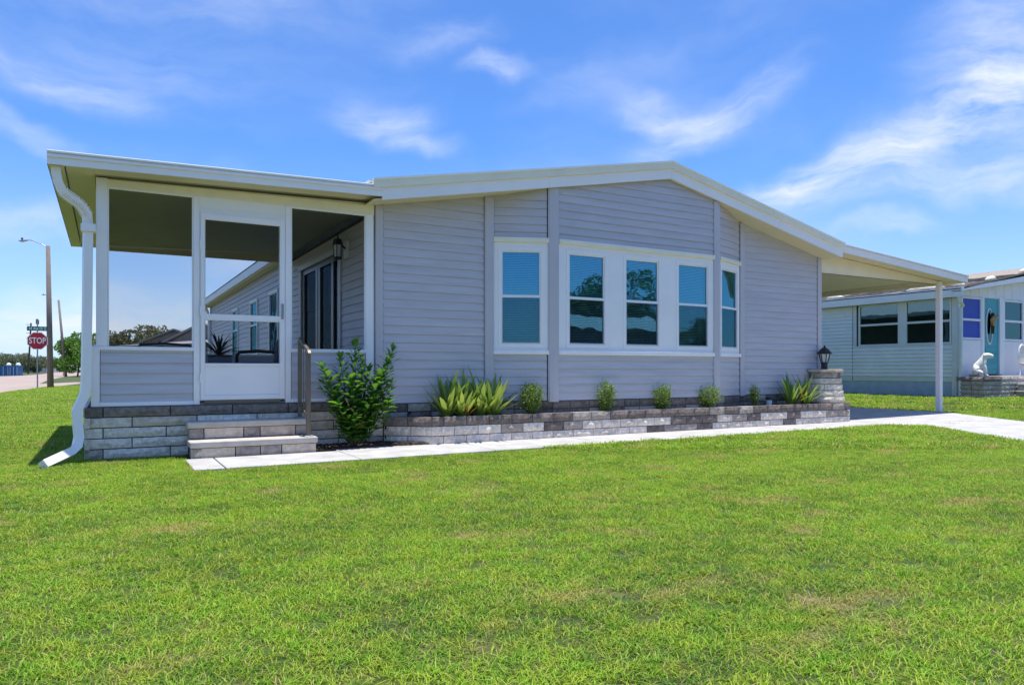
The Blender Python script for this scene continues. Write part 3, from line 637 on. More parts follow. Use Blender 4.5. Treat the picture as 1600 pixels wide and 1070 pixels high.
# screen door
dr = MB(); fr = FR
for (a, b_, c, d_) in ((.905, .965, .60, 2.76), (1.775, 1.84, .60, 2.76), (.965, 1.775, 2.665, 2.76)): dr.fbox(fr, a, b_, c, d_, -.04, .012)
dr.build('door_jamb', 'white', house, bev=.004)
door = MB(); DX0, DX1 = .915, 1.83
for (a, b_, c, d_) in ((DX0, .957, .605, 2.70), (1.775, DX1, .605, 2.70), (.957, 1.775, 2.63, 2.70), (.957, 1.775, 1.503, 1.575), (.957, 1.775, .985, 1.02), (.957, 1.775, .605, .66)): door.fbox(fr, a, b_, c, d_, 0, .034)
door = door.build('screen_door', 'white', house, bev=.004, label='white aluminium screen door above the stone steps')
MB().fbox(fr, .957, 1.775, .66, .985, .010, .022).build('kick_panel', 'white', door, bev=.003); MB().fbox(fr, .95, 1.78, 1.0, 2.65, .012, .013).build('screen', 'screen', door)
MB().fbox(fr, 1.79, 1.812, 1.54, 1.72, .034, .06).build('handle', 'galv', door, bev=.004); MB().fbox(fr, .955, 1.78, .572, .600, -.03, .03).build('threshold', 'bronze', house)
for z in (.85, 1.6, 2.35): MB().fbox(fr, .902, .918, z - .05, z + .05, .034, .046).build('hinge', 'white', door)
# porch stone base ------------------------------------------
FB = frame(0, 8.70, 1, 0); MB().box(-.185, 3.0, 8.715, 8.80, 0, .553).build('foundation', 'mortar', house)
z = 0.; rows = 5; RH = .1108
patt = [[(-.21, 0.015), (.015, .70), (.70, 1.33)], [(-.21, .29), (.29, 1.0)], [(-.21, 0.0), (.0, .70)], [(-.21, .29), (.29, 1.0)]]
for r in range(rows):
    z0 = r * RH; s = -.205; first = True
    while s < 3.0:
        ln_ = (.17 if r % 2 == 0 else .44) if first else random.choice((.60, .62, .64)) * (1 if s < 2 else .62); first = False
        e = min(3.04, s + ln_); e = 3.04 if 3.04 - e < .1 else e
        cm = 'stone_dark' if r == 4 else (('stone_mid' if e < .1 and r == 0 else pick(('stone_light', .9), ('stone_tan', .1))) if s < 1.9 else pick(('stone_light', .6), ('stone_tan', .25), ('stone_mid', .15)))
        stone(house, FB, s, e, z0, z0 + RH, .02 if r == 4 else .006, cm, name='stone_block'); s = e
FLs = frame(-.205, 13.7, 0, -1)
MB().box(-.18, -.10, 8.72, 13.7, 0, .553).build('foundation', 'mortar', house)
m_ = MB()
for r in range(rows):
    for i in range(16): m_.fbox(FLs, .005 + i * .31 + (r % 2) * .1, .305 + i * .31 + (r % 2) * .1 - .004, r * RH + .003, r * RH + RH - .003, -.05, .01 if r == 4 else 0)
m_.build('side_stonework', 'stone_light', house, kind='stuff')
# downspout --------------------------------------------------
ds = MB(); path = [(-.44, 8.46, 2.97), (-.44, 8.46, 2.90), (-.425, 8.47, 2.82), (-.39, 8.49, 2.735), (-.33, 8.53, 2.69), (-.27, 8.57, 2.66), (-.215, 8.61, 2.61), (-.18, 8.64, 2.54), (-.172, 8.66, 2.46), (-.172, 8.66, 2.36), (-.178, 8.66, 1.6), (-.19, 8.66, .80), (-.20, 8.655, .70), (-.235, 8.64, .61), (-.268, 8.62, .53), (-.262, 8.61, .40), (-.25, 8.60, .26), (-.265, 8.56, .165), (-.32, 8.50, .115), (-.535, 8.25, .03)]
def rect_tube(mb, pts, w, d):
    pts = [Vector(p) for p in pts]; n = len(pts); k = len(mb.v); side = Vector((.0, 1, 0))
    for i, p in enumerate(pts):
        t_ = (pts[min(i + 1, n - 1)] - pts[max(i - 1, 0)]).normalized(); a = (Vector((1, -.25, 0)).normalized() if abs(t_.z) > .75 else Vector((.2, -.2, 1)).normalized()); a = (a - t_ * a.dot(t_)).normalized(); b_ = t_.cross(a).normalized()
        if b_.y > 0: b_ = -b_
        if i and a.dot(pa) < 0 and abs(t_.z) > .75: pass
        pa = a
        for sa, sb in ((-1, -1), (1, -1), (1, 1), (-1, 1)): mb.v.append(tuple(p + a * sa * w / 2 + b_ * sb * d / 2))
    for i in range(n - 1):
        for j in range(4): a0 = k + i * 4 + j; a1 = k + i * 4 + (j + 1) % 4; mb.f.append((a0, a1, a1 + 4, a0 + 4))
    mb.f.append((k, k + 1, k + 2, k + 3)); e = k + (n - 1) * 4; mb.f.append((e, e + 1, e + 2, e + 3))
ds.tube(path, [.058] * len(path), 4); dso = ds.build('downspout', 'white', house, smooth=False, label='white aluminium downspout bending round the porch stone base')
rb = MB()
for i in range(1, 9):
    p, q = Vector(path[i]), Vector(path[i + 1]) if i < 8 else Vector(path[9])
    for t_ in (.15, .4, .65, .9):
        c = p.lerp(q, t_); dvec = (q - p).normalized() * .005; rb.tube([c - dvec, c + dvec], .0615, 4)
rb.build('crimp_rings', 'white', dso, kind='stuff'); MB().box(-.235, -.10, 8.59, 8.70, 2.37, 2.45).build('strap', 'white', dso, bev=.004)

# carport ------------------------------------------------------
cz = lambda x: 3.06 - .0785 * (x - 11.5)      # underside of fascia
CX0, CX1, CYB = 11.50, 15.50, 24.0
def cstrip(x0, x1, a, b_, o0, o1, m, name, bev=0): MB().prism(FP, [(x0, cz(x0) + a), (x1, cz(x1) + a), (x1, cz(x1) + b_), (x0, cz(x0) + b_)], o0, o1).build(name, m, house, bev=bev)
cstrip(CX0, CX1, -.01, .07, -.03, 0, 'white', 'fascia'); cstrip(CX0, CX1, .07, .095, -.03, .016, 'white', 'fascia', .003); cstrip(CX0, CX1, .095, .118, -.03, .0, 'white', 'fascia'); cstrip(CX0, CX1, .118, .142, -.04, .02, 'roof_white', 'roof_edge', .003)
def cslab(x0, x1, y0, y1, a, b_, m, name):
    vs = [(x, y, cz(x) + d) for d in (a, b_) for x, y in ((x0, y0), (x1, y0), (x1, y1), (x0, y1))]
    MB().add(vs, [(0, 3, 2, 1), (4, 5, 6, 7), (0, 1, 5, 4), (1, 2, 6, 5), (2, 3, 7, 6), (3, 0, 4, 7)]).build(name, m, house)
cslab(11.42, CX1 - .01, YR + .03, CYB, .09, .12, 'roof_white', 'roof')
ys_ = np.arange(YR + .03, CYB, .61)
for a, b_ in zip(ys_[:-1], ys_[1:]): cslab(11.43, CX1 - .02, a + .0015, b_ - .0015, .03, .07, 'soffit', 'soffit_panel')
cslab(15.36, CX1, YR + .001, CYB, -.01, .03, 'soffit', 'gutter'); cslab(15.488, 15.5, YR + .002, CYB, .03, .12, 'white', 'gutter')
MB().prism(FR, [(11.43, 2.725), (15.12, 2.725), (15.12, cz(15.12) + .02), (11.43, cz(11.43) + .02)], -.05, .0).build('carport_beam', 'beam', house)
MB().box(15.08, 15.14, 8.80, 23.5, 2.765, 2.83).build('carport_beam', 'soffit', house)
MB().fbox(FR, 11.43, 15.2, 2.725, 2.737, -.055, .006).build('beam_moulding', 'cream', house)
def cpost(y):
    p = MB().box(15.13, 15.23, y - .05, y + .05, hgt(15.2, y) + .02, cz(15.2) + .02).build('carport_post', 'white', house, bev=.006)
    MB().box(15.145, 15.215, y - .053, y - .0505, .05, cz(15.2) - .02).build('post_rib', 'white', p); MB().box(15.11, 15.25, y - .07, y + .07, hgt(15.2, y) + .018, hgt(15.2, y) + .032).build('post_foot', 'galv', p)
for y in (8.75, 13.6, 18.4, 23.2): cpost(y)

# ------------------------------------------------------------------ front steps
steps = thing('front_steps', 'two stone block steps with pale cap slabs below the screen door', 'steps', (1.4, 8.4, 0))
for (x0, x1, y0, y1, zt, zb_) in ((.752, 2.075, 8.16, 8.47, .192, .0), (.752, 2.055, 8.45, 8.69, .380, .192)):
    MB().box(x0 + .03, x1 - .03, y0 + .03, y1 if zb_ else 8.69, zb_, zt - .068).build('step_core', 'mortar', steps)
    MB().box(x0, x1, y0 - .012, y1, zt - .066, zt).build('tread', 'tread', steps, bev=.008)
    fr = frame(0, y0, 1, 0); seq = ([.135, .30, .28, .26, .345] if not zb_ else [.16, .42, .18, .40, .15]); tot = sum(seq[1:] if not zb_ else seq); s = x0 + .012
    seq = seq[1:] if not zb_ else seq; k = (x1 - x0 - .024) / tot
    if not zb_: seq = [.46, .27, .24, .40]; k = (x1 - x0 - .024) / sum(seq)
    kinds = (['stone_tan', 'stone_mid', 'stone_mid', 'stone_tan'] if not zb_ else ['stone_mid', 'stone_tan', 'stone_mid', 'stone_tan', 'stone_mid'])
    for w_, kd in zip(seq, kinds): stone(steps, fr, s, s + w_ * k, zb_ + .003, zt - .068, 0, kd, depth=.10); s += w_ * k
    for (fx, dy) in ((x0 + .012, -1), (x1 - .012, 1)):
        fr2 = frame(fx, y1 if dy < 0 else y0, 0, dy); stone(steps, fr2, .012, y1 - y0, zb_ + .003, zt - .068, 0, 'stone_mid', depth=.1)
# handrail
rail = thing('handrail', 'bronze metal handrail with thin balusters on the right of the steps', 'handrail', (2.0, 8.3, .19))
hx = 1.985
MB().box(hx - .024, hx + .024, 8.20, 8.248, .192, 1.155).build('rail_post', 'bronze', rail, bev=.004); MB().box(hx - .02, hx + .02, 8.625, 8.665, .38, 1.30).build('rail_post', 'bronze', rail, bev=.004)
MB().tube([(hx, 8.17, 1.125), (hx, 8.20, 1.155), (hx, 8.64, 1.315), (hx, 8.70, 1.315)], [.024] * 4, 4, flat=.8).build('top_rail', 'bronze', rail)
MB().tube([(hx, 8.23, .40), (hx, 8.64, .56)], .018, 4).build('bottom_rail', 'bronze', rail)
for i, y in enumerate((8.34, 8.44, 8.54)): MB().box(hx - .006, hx + .006, y - .006, y + .006, .40 + (y - 8.23) * .39, 1.15 + (y - 8.2) * .36).build('baluster', 'bronze', rail)
for (y, z) in ((8.227, .192), (8.64, .38)): MB().box(hx - .05, hx + .05, y - .05, y + .05, z, z + .012).build('base_plate', 'galv', rail, bev=.002)

# ------------------------------------------------------------------ planter wall
plw = thing('planter_wall', 'low raised planter wall of light and charcoal stone blocks under the bay', 'planter', (7.5, 8.3, 0))
YP = 8.24; FPL = frame(0, YP, 1, 0); CH = .12
AX, AY, BX = 3.02, 8.66, 3.50
FD = frame(AX, AY, BX - AX, YP - AY); LD = math.hypot(BX - AX, YP - AY)
MB().vprism([(AX + .02, AY + .0), (BX + .03, YP + .03), (11.54, YP + .03), (11.54, YP + .1), (BX + .05, YP + .1), (AX + .1, AY + .04)], 0, .345).build('wall_core', 'mortar', plw)
for r in range(3):
    z0 = r * CH + (.0 if r else .0)
    s = BX + .005; first = True
    while s < 11.56:
        w_ = (.16 + .15 * (r % 2)) if first else random.uniform(.31, .335); first = False
        e = min(11.58, s + w_ * (1.0)); e = 11.58 if 11.58 - e < .12 else e
        cm = pick(('stone_dark', .8), ('stone_mid', .2)) if r == 2 else pick(('stone_light', .72), ('stone_mid', .13), ('stone_dark', .15))
        stone(plw, FPL, s, e, z0, z0 + CH, .008 if r == 2 else 0, cm, depth=.11 if r == 2 else .08, gap=.003, rough=.005); s = e
    nn = 2; off = .06 * (r % 2); ed = [0, LD * (.5 + off), LD - .003]
    for a, b_ in zip(ed[:-1], ed[1:]): stone(plw, FD, a, b_, z0, z0 + CH, .008 if r == 2 else 0, 'stone_dark' if r == 2 else 'stone_light', depth=.1, gap=.003)
    FE = frame(11.58, YP, 0, 1); stone(plw, FE, .005, .28, z0, z0 + CH, 0, 'stone_mid' if r == 2 else 'stone_light', depth=.08); stone(plw, FE, .28, .55, z0, z0 + CH, 0, 'stone_mid', depth=.08)
# pillar
pil = thing('stone_pillar', 'short tapering stone pillar at the right end of the planter', 'pillar', (11.36, 8.56, .36))
PC = Vector((11.31, 8.57, 0)); seg = 8
for r in range(5):
    z0 = .362 + r * .108; R = .345 - r * .016
    MB().lathe(PC.x, PC.y, [(R - .03, z0), (R - .03, z0 + .108)], 8, rot=math.pi / 8).build('pillar_core', 'mortar', pil)
    for k in range(8):
        t0 = math.pi / 8 + k * math.pi / 4; t1 = t0 + math.pi / 4; a = (PC.x + R * math.cos(t0), PC.y + R * math.sin(t0)); b_ = (PC.x + R * math.cos(t1), PC.y + R * math.sin(t1))
        fr = frame(a[0], a[1], b_[0] - a[0], b_[1] - a[1]); L_ = math.hypot(b_[0] - a[0], b_[1] - a[1]); cut = L_ * (.62 if (r + k) % 2 else .3)
        if (r + k) % 3: stone(pil, fr, 0, L_, z0, z0 + .108, 0, pick(('stone_light', .6), ('stone_mid', .3), ('stone_tan', .1)), depth=.06, gap=.003)
        else:
            stone(pil, fr, 0, cut, z0, z0 + .108, 0, 'stone_mid' if r == 4 else 'stone_light', depth=.06, gap=.003); stone(pil, fr, cut, L_, z0, z0 + .108, 0, 'stone_dark' if r == 4 else 'stone_light', depth=.06, gap=.003)
MB().lathe(PC.x, PC.y, [(.305, .902), (.315, .908), (.315, .945), (.305, .951)], 8, rot=math.pi / 8).build('pillar_cap', 'stone_tan', pil)
# lantern on the pillar
lan = thing('post_lantern', 'black lantern standing on the stone pillar cap', 'lantern', (11.36, 8.56, .951))
lx, ly = 11.30, 8.57
MB().lathe(lx, ly, [(.07, .952), (.07, .965), (.055, .97), (.055, 1.05), (.065, 1.055), (.065, 1.075)], 8).build('lantern_base', 'black', lan)
MB().lathe(lx, ly, [(.045, 1.075), (.085, 1.235)], 6).build('lantern_glass', 'lampglass', lan)
c_ = MB()
for j in range(6):
    t_ = math.pi / 3 * j; c_.tube([(lx + .055 * math.cos(t_), ly + .055 * math.sin(t_), 1.07), (lx + .095 * math.cos(t_), ly + .095 * math.sin(t_), 1.24)], .008, 4)
c_.build('lantern_cage', 'black', lan); MB().lathe(lx, ly, [(.135, 1.228), (.13, 1.245), (.105, 1.275), (.07, 1.315), (.03, 1.345), (.012, 1.355), (.018, 1.368), (.005, 1.385)], 8).build('lantern_roof', 'black', lan)

# small solar light in the bed
sl = thing('garden_light', 'small white garden light with a black top in the planter', 'garden light', (9.78, 8.5, .33))
MB().lathe(9.78, 8.5, [(.045, .33), (.05, .43)], 12).build('light_body', 'pot', sl, smooth=False); MB().lathe(9.78, 8.5, [(.045, .431), (.062, .445), (.055, .475), (.02, .49)], 12).build('light_top', 'black', sl)

# ------------------------------------------------------------------ vegetation
def leaf_arrays(P_, Nrm, Up, ln_, w_, fold=.15, tint=None):
    """P_ base points, Nrm leaf normals, Up leaf directions -> verts, faces (folded diamond leaf of 4 tris), tint per face"""
    n = len(P_); side = np.cross(Up, Nrm); side /= np.linalg.norm(side, axis=1, keepdims=True) + 1e-9
    ln_ = np.asarray(ln_)[:, None]; w_ = np.asarray(w_)[:, None]
    v0 = P_; v1 = P_ + Up * ln_ * .45 + side * w_ * .5 + Nrm * w_ * fold; v2 = P_ + Up * ln_ - Nrm * ln_ * .12; v3 = P_ + Up * ln_ * .45 - side * w_ * .5 + Nrm * w_ * fold; v4 = P_ + Up * ln_ * .5
    V = np.stack([v0, v1, v2, v3, v4], 1).reshape(-1, 3); b_ = np.arange(n)[:, None] * 5
    F = np.concatenate([b_ + np.array([[0, 1, 4]]), b_ + np.array([[1, 2, 4]]), b_ + np.array([[2, 3, 4]]), b_ + np.array([[3, 0, 4]])], 1).reshape(-1, 3)
    return V, F
def np_mesh(name, V, F, m, tint=None):
    me = bpy.data.meshes.new(name); me.from_pydata(V.tolist(), [], F.tolist()); me.materials.append(M[m])
    if tint is not None:
        a = me.attributes.new('tint', 'FLOAT', 'FACE'); a.data.foreach_set('value', np.asarray(tint, dtype=np.float32))
    me.update(); return me
def unit(v): return v / (np.linalg.norm(v, axis=-1, keepdims=True) + 1e-9)
def leaf_obj_mesh(name, L_, W_, m, curve=.15, seg=4, thick=0, tint=.5, chan=.2):
    """single large leaf along +Z from origin, bending towards +X"""
    vs = []; fs = []
    for i in range(seg + 1):
        t_ = i / seg; w_ = W_ * (math.sin(math.pi * (t_ * .86 + .10)) ** .8) if i < seg else .001; x = curve * L_ * t_ * t_; z = L_ * t_ * (1 - .12 * abs(curve) * t_)
        vs += [(x - chan * w_, -w_ / 2, z), (x, 0, z), (x - chan * w_, w_ / 2, z)]
    for i in range(seg):
        for j in range(2): a = i * 3 + j; fs.append((a, a + 1, a + 4, a + 3))
    me = bpy.data.meshes.new(name); me.from_pydata(vs, [], fs); me.materials.append(M[m]); a = me.attributes.new('tint', 'FLOAT', 'FACE'); a.data.foreach_set('value', [tint + .15 * random.random()] * len(fs))
    me.polygons.foreach_set('use_smooth', [True] * len(fs)); me.update(); return me
def rosette(label, x, y, z, n, L_, W_, m, lean=(10, 60), extra=None, heads=((0, 0),), nm='agave', cat='plant', seg=4, curve=.18):
    root = thing(nm, label, cat, (x, y, z)); meshes = [leaf_obj_mesh('leaf', L_ * k, W_ * q, m, curve * c, seg, tint=t_) for k, q, c, t_ in ((1, 1, 1, .25), (.85, 1.05, 1.3, .6), (.7, .9, .6, .95), (1.1, .95, .8, .4), (.9, 1.1, .3, .8))]
    for hx_, hy_ in heads:
        for i in range(n):
            az_ = i * 2.399963 + random.uniform(-.25, .25); t_ = (i + .5) / n; ln_ = math.radians(lean[0] + (lean[1] - lean[0]) * t_ ** .8 + random.uniform(-6, 6))
            # keep leaves clear of the wall behind
            q = random.choice(meshes)
            if math.sin(az_) > .2: ln_ *= .45
            rot = Matrix.Rotation(az_, 3, 'Z') @ Matrix.Rotation(ln_, 3, 'Y')
            link('leaf', q, root, (x + hx_ + .03 * math.cos(az_), y + hy_ + .03 * math.sin(az_) * .6, z - .02), rot.to_euler(), scale=random.uniform(.75, 1.05) * (1 if t_ < .7 else .85))
    if extra:
        for (az_, ln_, sc) in extra:
            me = leaf_obj_mesh('leaf', L_, W_, 'leaf_orange', .1, 4)
            link('leaf', me, root, (x + .03, y - .04, z - .02), (Matrix.Rotation(az_, 3, 'Z') @ Matrix.Rotation(ln_, 3, 'Y')).to_euler(), scale=sc, label='orange dying leaf')
    return root
rosette('wide clump of pale green strap leaves left of the bay', 4.04, 8.50, .33, 30, .66, .064, 'leaf_ros', lean=(4, 54), heads=((0, -.02), (.27, 0), (-.20, .03), (.42, -.05)), nm='bromeliad', cat='plant', extra=[(-1.4, .9, .45), (-1.9, .75, .5)])
rosette('spiky green clump with orange leaves beside the stone pillar', 10.40, 8.48, .33, 24, .60, .055, 'leaf_pale', lean=(6, 46), heads=((-.10, 0), (.22, -.03)), nm='cycad', cat='plant', extra=[(-1.3, .3, .8), (-.9, .55, .75)], curve=.12)

def small_shrub(label, x, y, z, h, r, n, m='leaf_shrub', lsize=.026, nm='boxwood_shrub'):
    root = thing(nm, label, 'shrub', (x, y, z), 'small shrubs along the planter'); st = MB(); tips = []
    for i in range(14):
        a = random.uniform(0, 6.28); rr = r * random.uniform(.2, .95); hh = h * random.uniform(.6, 1.0); p = [(x, y, z - .02), (x + rr * .6 * math.cos(a), y + rr * .6 * math.sin(a), z + hh * .4), (x + rr * math.cos(a) * .9, y + rr * math.sin(a) * .8, z + hh)]
        st.tube(p, [.006, .004, .002], 4, cap=False); tips.append([Vector(q) for q in p])
    st.build('stem', 'bark', root)
    P_ = []; U_ = []
    for i in range(n):
        p = random.choice(tips); t_ = random.uniform(.15, 1.0); q = p[0].lerp(p[1], t_ * 2) if t_ < .5 else p[1].lerp(p[2], t_ * 2 - 1); P_.append(np.array(q) + rng.normal(0, .016, 3)); U_.append(rng.normal(0, 1, 3) + np.array([0, 0, 1.0]))
    P_ = np.array(P_); m2 = int(n * .42); dd2 = unit(rng.normal(0, 1, (m2, 3))) * (rng.uniform(.35, 1.0, m2) ** .6 * (1 + .15 * rng.standard_normal(m2)))[:, None]; P_[:m2] = np.array([x, y, z + h * .56]) + dd2 * np.array([r * .82, r * .7, h * .46]); P_[:, 2] = np.maximum(P_[:, 2], z + .01); U_ = unit(np.array(U_)); Nn = unit(np.cross(U_, rng.normal(0, 1, U_.shape))); ls = rng.uniform(.6, 1.3, n) * lsize
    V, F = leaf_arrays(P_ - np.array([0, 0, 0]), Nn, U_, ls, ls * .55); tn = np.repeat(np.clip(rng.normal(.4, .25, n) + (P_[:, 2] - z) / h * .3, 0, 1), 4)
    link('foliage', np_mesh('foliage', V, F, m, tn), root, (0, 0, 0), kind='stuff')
for (lab, x, h, r, n) in (('rounded small shrub right of the pale strap leaf clump', 5.01, .44, .22, 2800), ('small shrub under the first front window of the bay', 6.24, .44, .20, 2300), ('small pale shrub under the middle front window of the bay', 7.29, .39, .19, 2000),
                          ('bushy small shrub under the third front window of the bay', 8.28, .36, .26, 2900), ('thinnest small shrub nearest the white garden light', 9.37, .37, .13, 900)):
    small_shrub(lab, x, 8.37 if 4.9 < x < 8.6 else 8.45, .33, h, r, n)

# the tall bush: stems, leaf objects
bush = thing('tall_bush', 'tall leafy bush with glossy oval leaves in front of the porch corner', 'bush', (2.55, 8.38, .03))
bx_, by_ = 2.58, 8.40
def stemcurve(p, n=6):
    p = [Vector(q) for q in p]; out = []
    for i in range(n + 1):
        t_ = i / n; a = p[0].lerp(p[1], t_); b_ = p[1].lerp(p[2], t_); out.append(a.lerp(b_, t_))
    return out
leaders = [(-.32, .02, .80), (-.42, -.02, 1.02), (-.18, .04, 1.12), (.02, .06, 1.30), (.10, .0, 1.05), (-.08, -.1, .85), (.42, .02, 1.05), (.50, .04, 1.22), (.30, -.06, .88), (.18, -.12, .62), (-.25, -.14, .55), (.40, -.1, .55), (-.05, -.15, .40), (-.34, .06, .92), (.46, .0, .80), (.2, .1, .98), (-.2, .1, .7)]
stm = MB(); LP, LU, LT = [], [], []
for (dx, dy, h) in leaders:
    pts = stemcurve([(bx_ + dx * .1, by_ + dy * .2, .02), (bx_ + dx * .45, by_ + dy * .4, h * .45), (bx_ + dx, by_ + dy, h)], 8)
    stm.tube(pts, [.012 - .0011 * i for i in range(9)], 5, cap=False); nl = int(95 * h)
    for i in range(nl):
        t_ = .12 + .88 * (i / nl) ** .8; idx = min(7.999, t_ * 8); q = pts[int(idx)].lerp(pts[int(idx) + 1], idx % 1); d = (pts[min(8, int(idx) + 1)] - pts[int(idx)]).normalized()
        a = i * 2.4; rad = Vector((math.cos(a), math.sin(a) * .8, 0)); up = (rad * random.uniform(.6, 1) + d * random.uniform(.3, 1.0) * (1 if t_ < .95 else 2)).normalized()
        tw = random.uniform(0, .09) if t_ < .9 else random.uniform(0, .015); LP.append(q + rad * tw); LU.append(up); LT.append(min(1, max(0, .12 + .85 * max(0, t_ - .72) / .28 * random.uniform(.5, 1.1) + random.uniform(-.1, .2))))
stm.build('stem', 'bark', bush)
order = sorted(range(len(LP)), key=lambda i: LP[i].y)       # nearest to the viewer show largest
leafm = {}
for k in range(5):
    for q in range(4):
        L_ = .076 + .013 * q; leafm[(k, q)] = leaf_obj_mesh('leaf', L_ * 1.12, L_ * .66, 'leaf_bush', .25, 3, tint=k / 4 * .85, chan=.28)
restP, restU, restT = [], [], []
for c, i in enumerate(order):
    up = LU[i]; a = math.atan2(up.y, up.x); ln_ = math.acos(max(-1, min(1, up.z)))
    if c < 300:
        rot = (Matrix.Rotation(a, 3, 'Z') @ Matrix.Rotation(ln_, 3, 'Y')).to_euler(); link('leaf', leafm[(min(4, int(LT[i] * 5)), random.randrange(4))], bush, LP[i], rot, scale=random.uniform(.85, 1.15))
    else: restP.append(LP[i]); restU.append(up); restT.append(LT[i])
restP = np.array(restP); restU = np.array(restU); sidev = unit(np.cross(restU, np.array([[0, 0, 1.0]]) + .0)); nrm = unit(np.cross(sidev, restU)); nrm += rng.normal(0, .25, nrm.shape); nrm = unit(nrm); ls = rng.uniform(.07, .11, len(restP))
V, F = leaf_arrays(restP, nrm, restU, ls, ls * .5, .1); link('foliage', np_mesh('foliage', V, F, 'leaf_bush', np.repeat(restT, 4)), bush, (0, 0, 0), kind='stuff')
for (dx, dz) in ((-.13, .55), (-.10, .50), (-.02, .38), (.0, .33), (-.15, .62)):
    me = leaf_obj_mesh('leaf', .08, .03, 'dryleaf', .3, 3); link('leaf', me, bush, (bx_ + dx, by_ - .14, dz), (2.4, random.uniform(-.6, .6), random.uniform(0, 3)), label='withered brown leaf')

# trees -------------------------------------------------------
def tree_mesh(h, r, n, ls, m, lobes=9, flat=.8, trunk=.12, seed=0, low=.25):
    g = np.random.default_rng(seed); cs = []
    for i in range(lobes):
        a = g.uniform(0, 6.28); rr = r * g.uniform(.15, .75); cs.append((rr * math.cos(a), rr * math.sin(a), h * g.uniform(low + .12, .84), r * g.uniform(.30, .52)))
    cs.append((0, 0, h * .88, r * .32)); cs = np.array(cs); w = cs[:, 3] ** 2; idx = g.choice(len(cs), n, p=w / w.sum()); d = unit(g.normal(0, 1, (n, 3))); rad = cs[idx, 3] * g.uniform(.62, 1.08, n) * (1 + .12 * np.sin(d[:, 0] * 9 + idx) * np.cos(d[:, 2] * 7))
    P_ = cs[idx, :3] + d * rad[:, None] * np.array([1, 1, flat]); P_[:, 2] = np.maximum(P_[:, 2], h * low * .5)
    U_ = unit(d + g.normal(0, .8, (n, 3))); Nn = unit(np.cross(U_, g.normal(0, 1, U_.shape))); l_ = g.uniform(.6, 1.4, n) * ls; V, F = leaf_arrays(P_, Nn, U_, l_, l_ * .75, .1)
    lob = g.uniform(-.2, .2, len(cs))[idx]; tn = np.repeat(np.clip(g.normal(.4, .2, n) + lob, 0, 1), 4)
    tm = MB(); tm.tube([(0, 0, -.1), (.03 * h, 0, h * .25), (0, .02 * h, h * .6)], [trunk, trunk * .7, trunk * .3], 7)
    for i in range(min(6, lobes)): tm.tube([(.02 * h, 0, h * (.2 + .05 * i)), tuple(cs[i, :3] * np.array([.6, .6, .9])), tuple(cs[i, :3])], [trunk * .45, trunk * .25, trunk * .1], 5, cap=False)
    return np_mesh('crown', V, F, m, tn), tm.mesh('trunk', 'bark')
PROTO = {}
def tree(name, label, x, y, key, scale=1, rz=0, group=None, z=0):
    root = thing(name, label, 'tree', (x, y, z), group); root.scale = (scale,) * 3; root.rotation_euler = (0, 0, rz)
    for nm, me in (('crown', PROTO[key][0]), ('trunk', PROTO[key][1])):
        o = bpy.data.objects.new(nm, me); COL.objects.link(o); o.parent = root
    return root
PROTO['oak'] = tree_mesh(6, 2.7, 9000, .26, 'leaf_green', 16, seed=3, low=.02); PROTO['olive'] = tree_mesh(5, 3.0, 7000, .24, 'leaf_olive', 14, seed=5, flat=.7, low=.05); PROTO['dark'] = tree_mesh(5, 3.6, 5000, .34, 'leaf_hazed', 13, seed=8, flat=.75, low=.0)
PROTO['shrub'] = tree_mesh(2.6, 1.2, 1500, .16, 'leaf_hazed', 7, seed=9, low=.1); PROTO['refl'] = tree_mesh(9, 4.4, 15000, .24, 'leaf_green', 12, seed=12, trunk=.3)
def at(u, d): r = (u - 800) / 1125; return d * (SN + r * CS), d * (CS - r * SN)
x, y = at(121, 95); tree('oak_tree', 'tall bright green leafy tree behind the downspout beyond the road', x, y, 'oak', .96)
x, y = at(99, 105); tree('oak_tree', 'lower green tree just left of the tall bright green tree', x, y, 'oak', .50, 2)
x, y = at(150, 92); tree('oak_tree', 'green tree showing between the downspout and the porch post', x, y, 'oak', .92, 4)
x, y = at(129, 104); tree('garden_shrub', 'dark bush at the foot of the tall bright green tree', x, y, 'shrub', .95)
for u, d, s, key, lab in ((182, 64, .78, 'olive', 'olive tree at the left edge of the porch opening'), (206, 62, .86, 'olive', 'olive tree with a reddish cast behind the low roofs'), (228, 66, .98, 'olive', 'tallest olive tree seen through the left porch screen'), (246, 85, .62, 'olive', 'small olive tree left of the gabled house'), (252, 120, .8, 'dark', 'dark distant tree beside the far gable')):
    x, y = at(u, d); tree('olive_tree', lab, x, y, key, s, u * .7, 'trees seen through the porch')
for k, (u, d, s) in enumerate(((-22, 190, 1.0), (2, 205, 1.05), (14, 190, .85), (27, 200, 1.0), (40, 210, 1.12), (52, 195, .82), (62, 205, .9), (74, 215, .95), (88, 220, .8), (-45, 200, 1.1))):
    x, y = at(u, d); key = 'olive' if k in (7, 4) else 'dark'
    tree('distant_tree', ('distant dark tree of the line behind the white fence, outside the left edge', 'distant dark tree above the left blue box', 'low distant dark tree between the two blue boxes', 'distant dark tree above the right blue box', 'distant olive tree left of the stop sign post', 'tall distant dark tree behind the stop sign post', 'low distant dark tree right of the stop sign post', 'distant olive tree just left of the brown lamp pole', 'low distant tree right behind the brown lamp pole', 'farthest left tree of the distant line')[k], x, y, key, s, k * 1.3, 'distant trees behind the white fence')
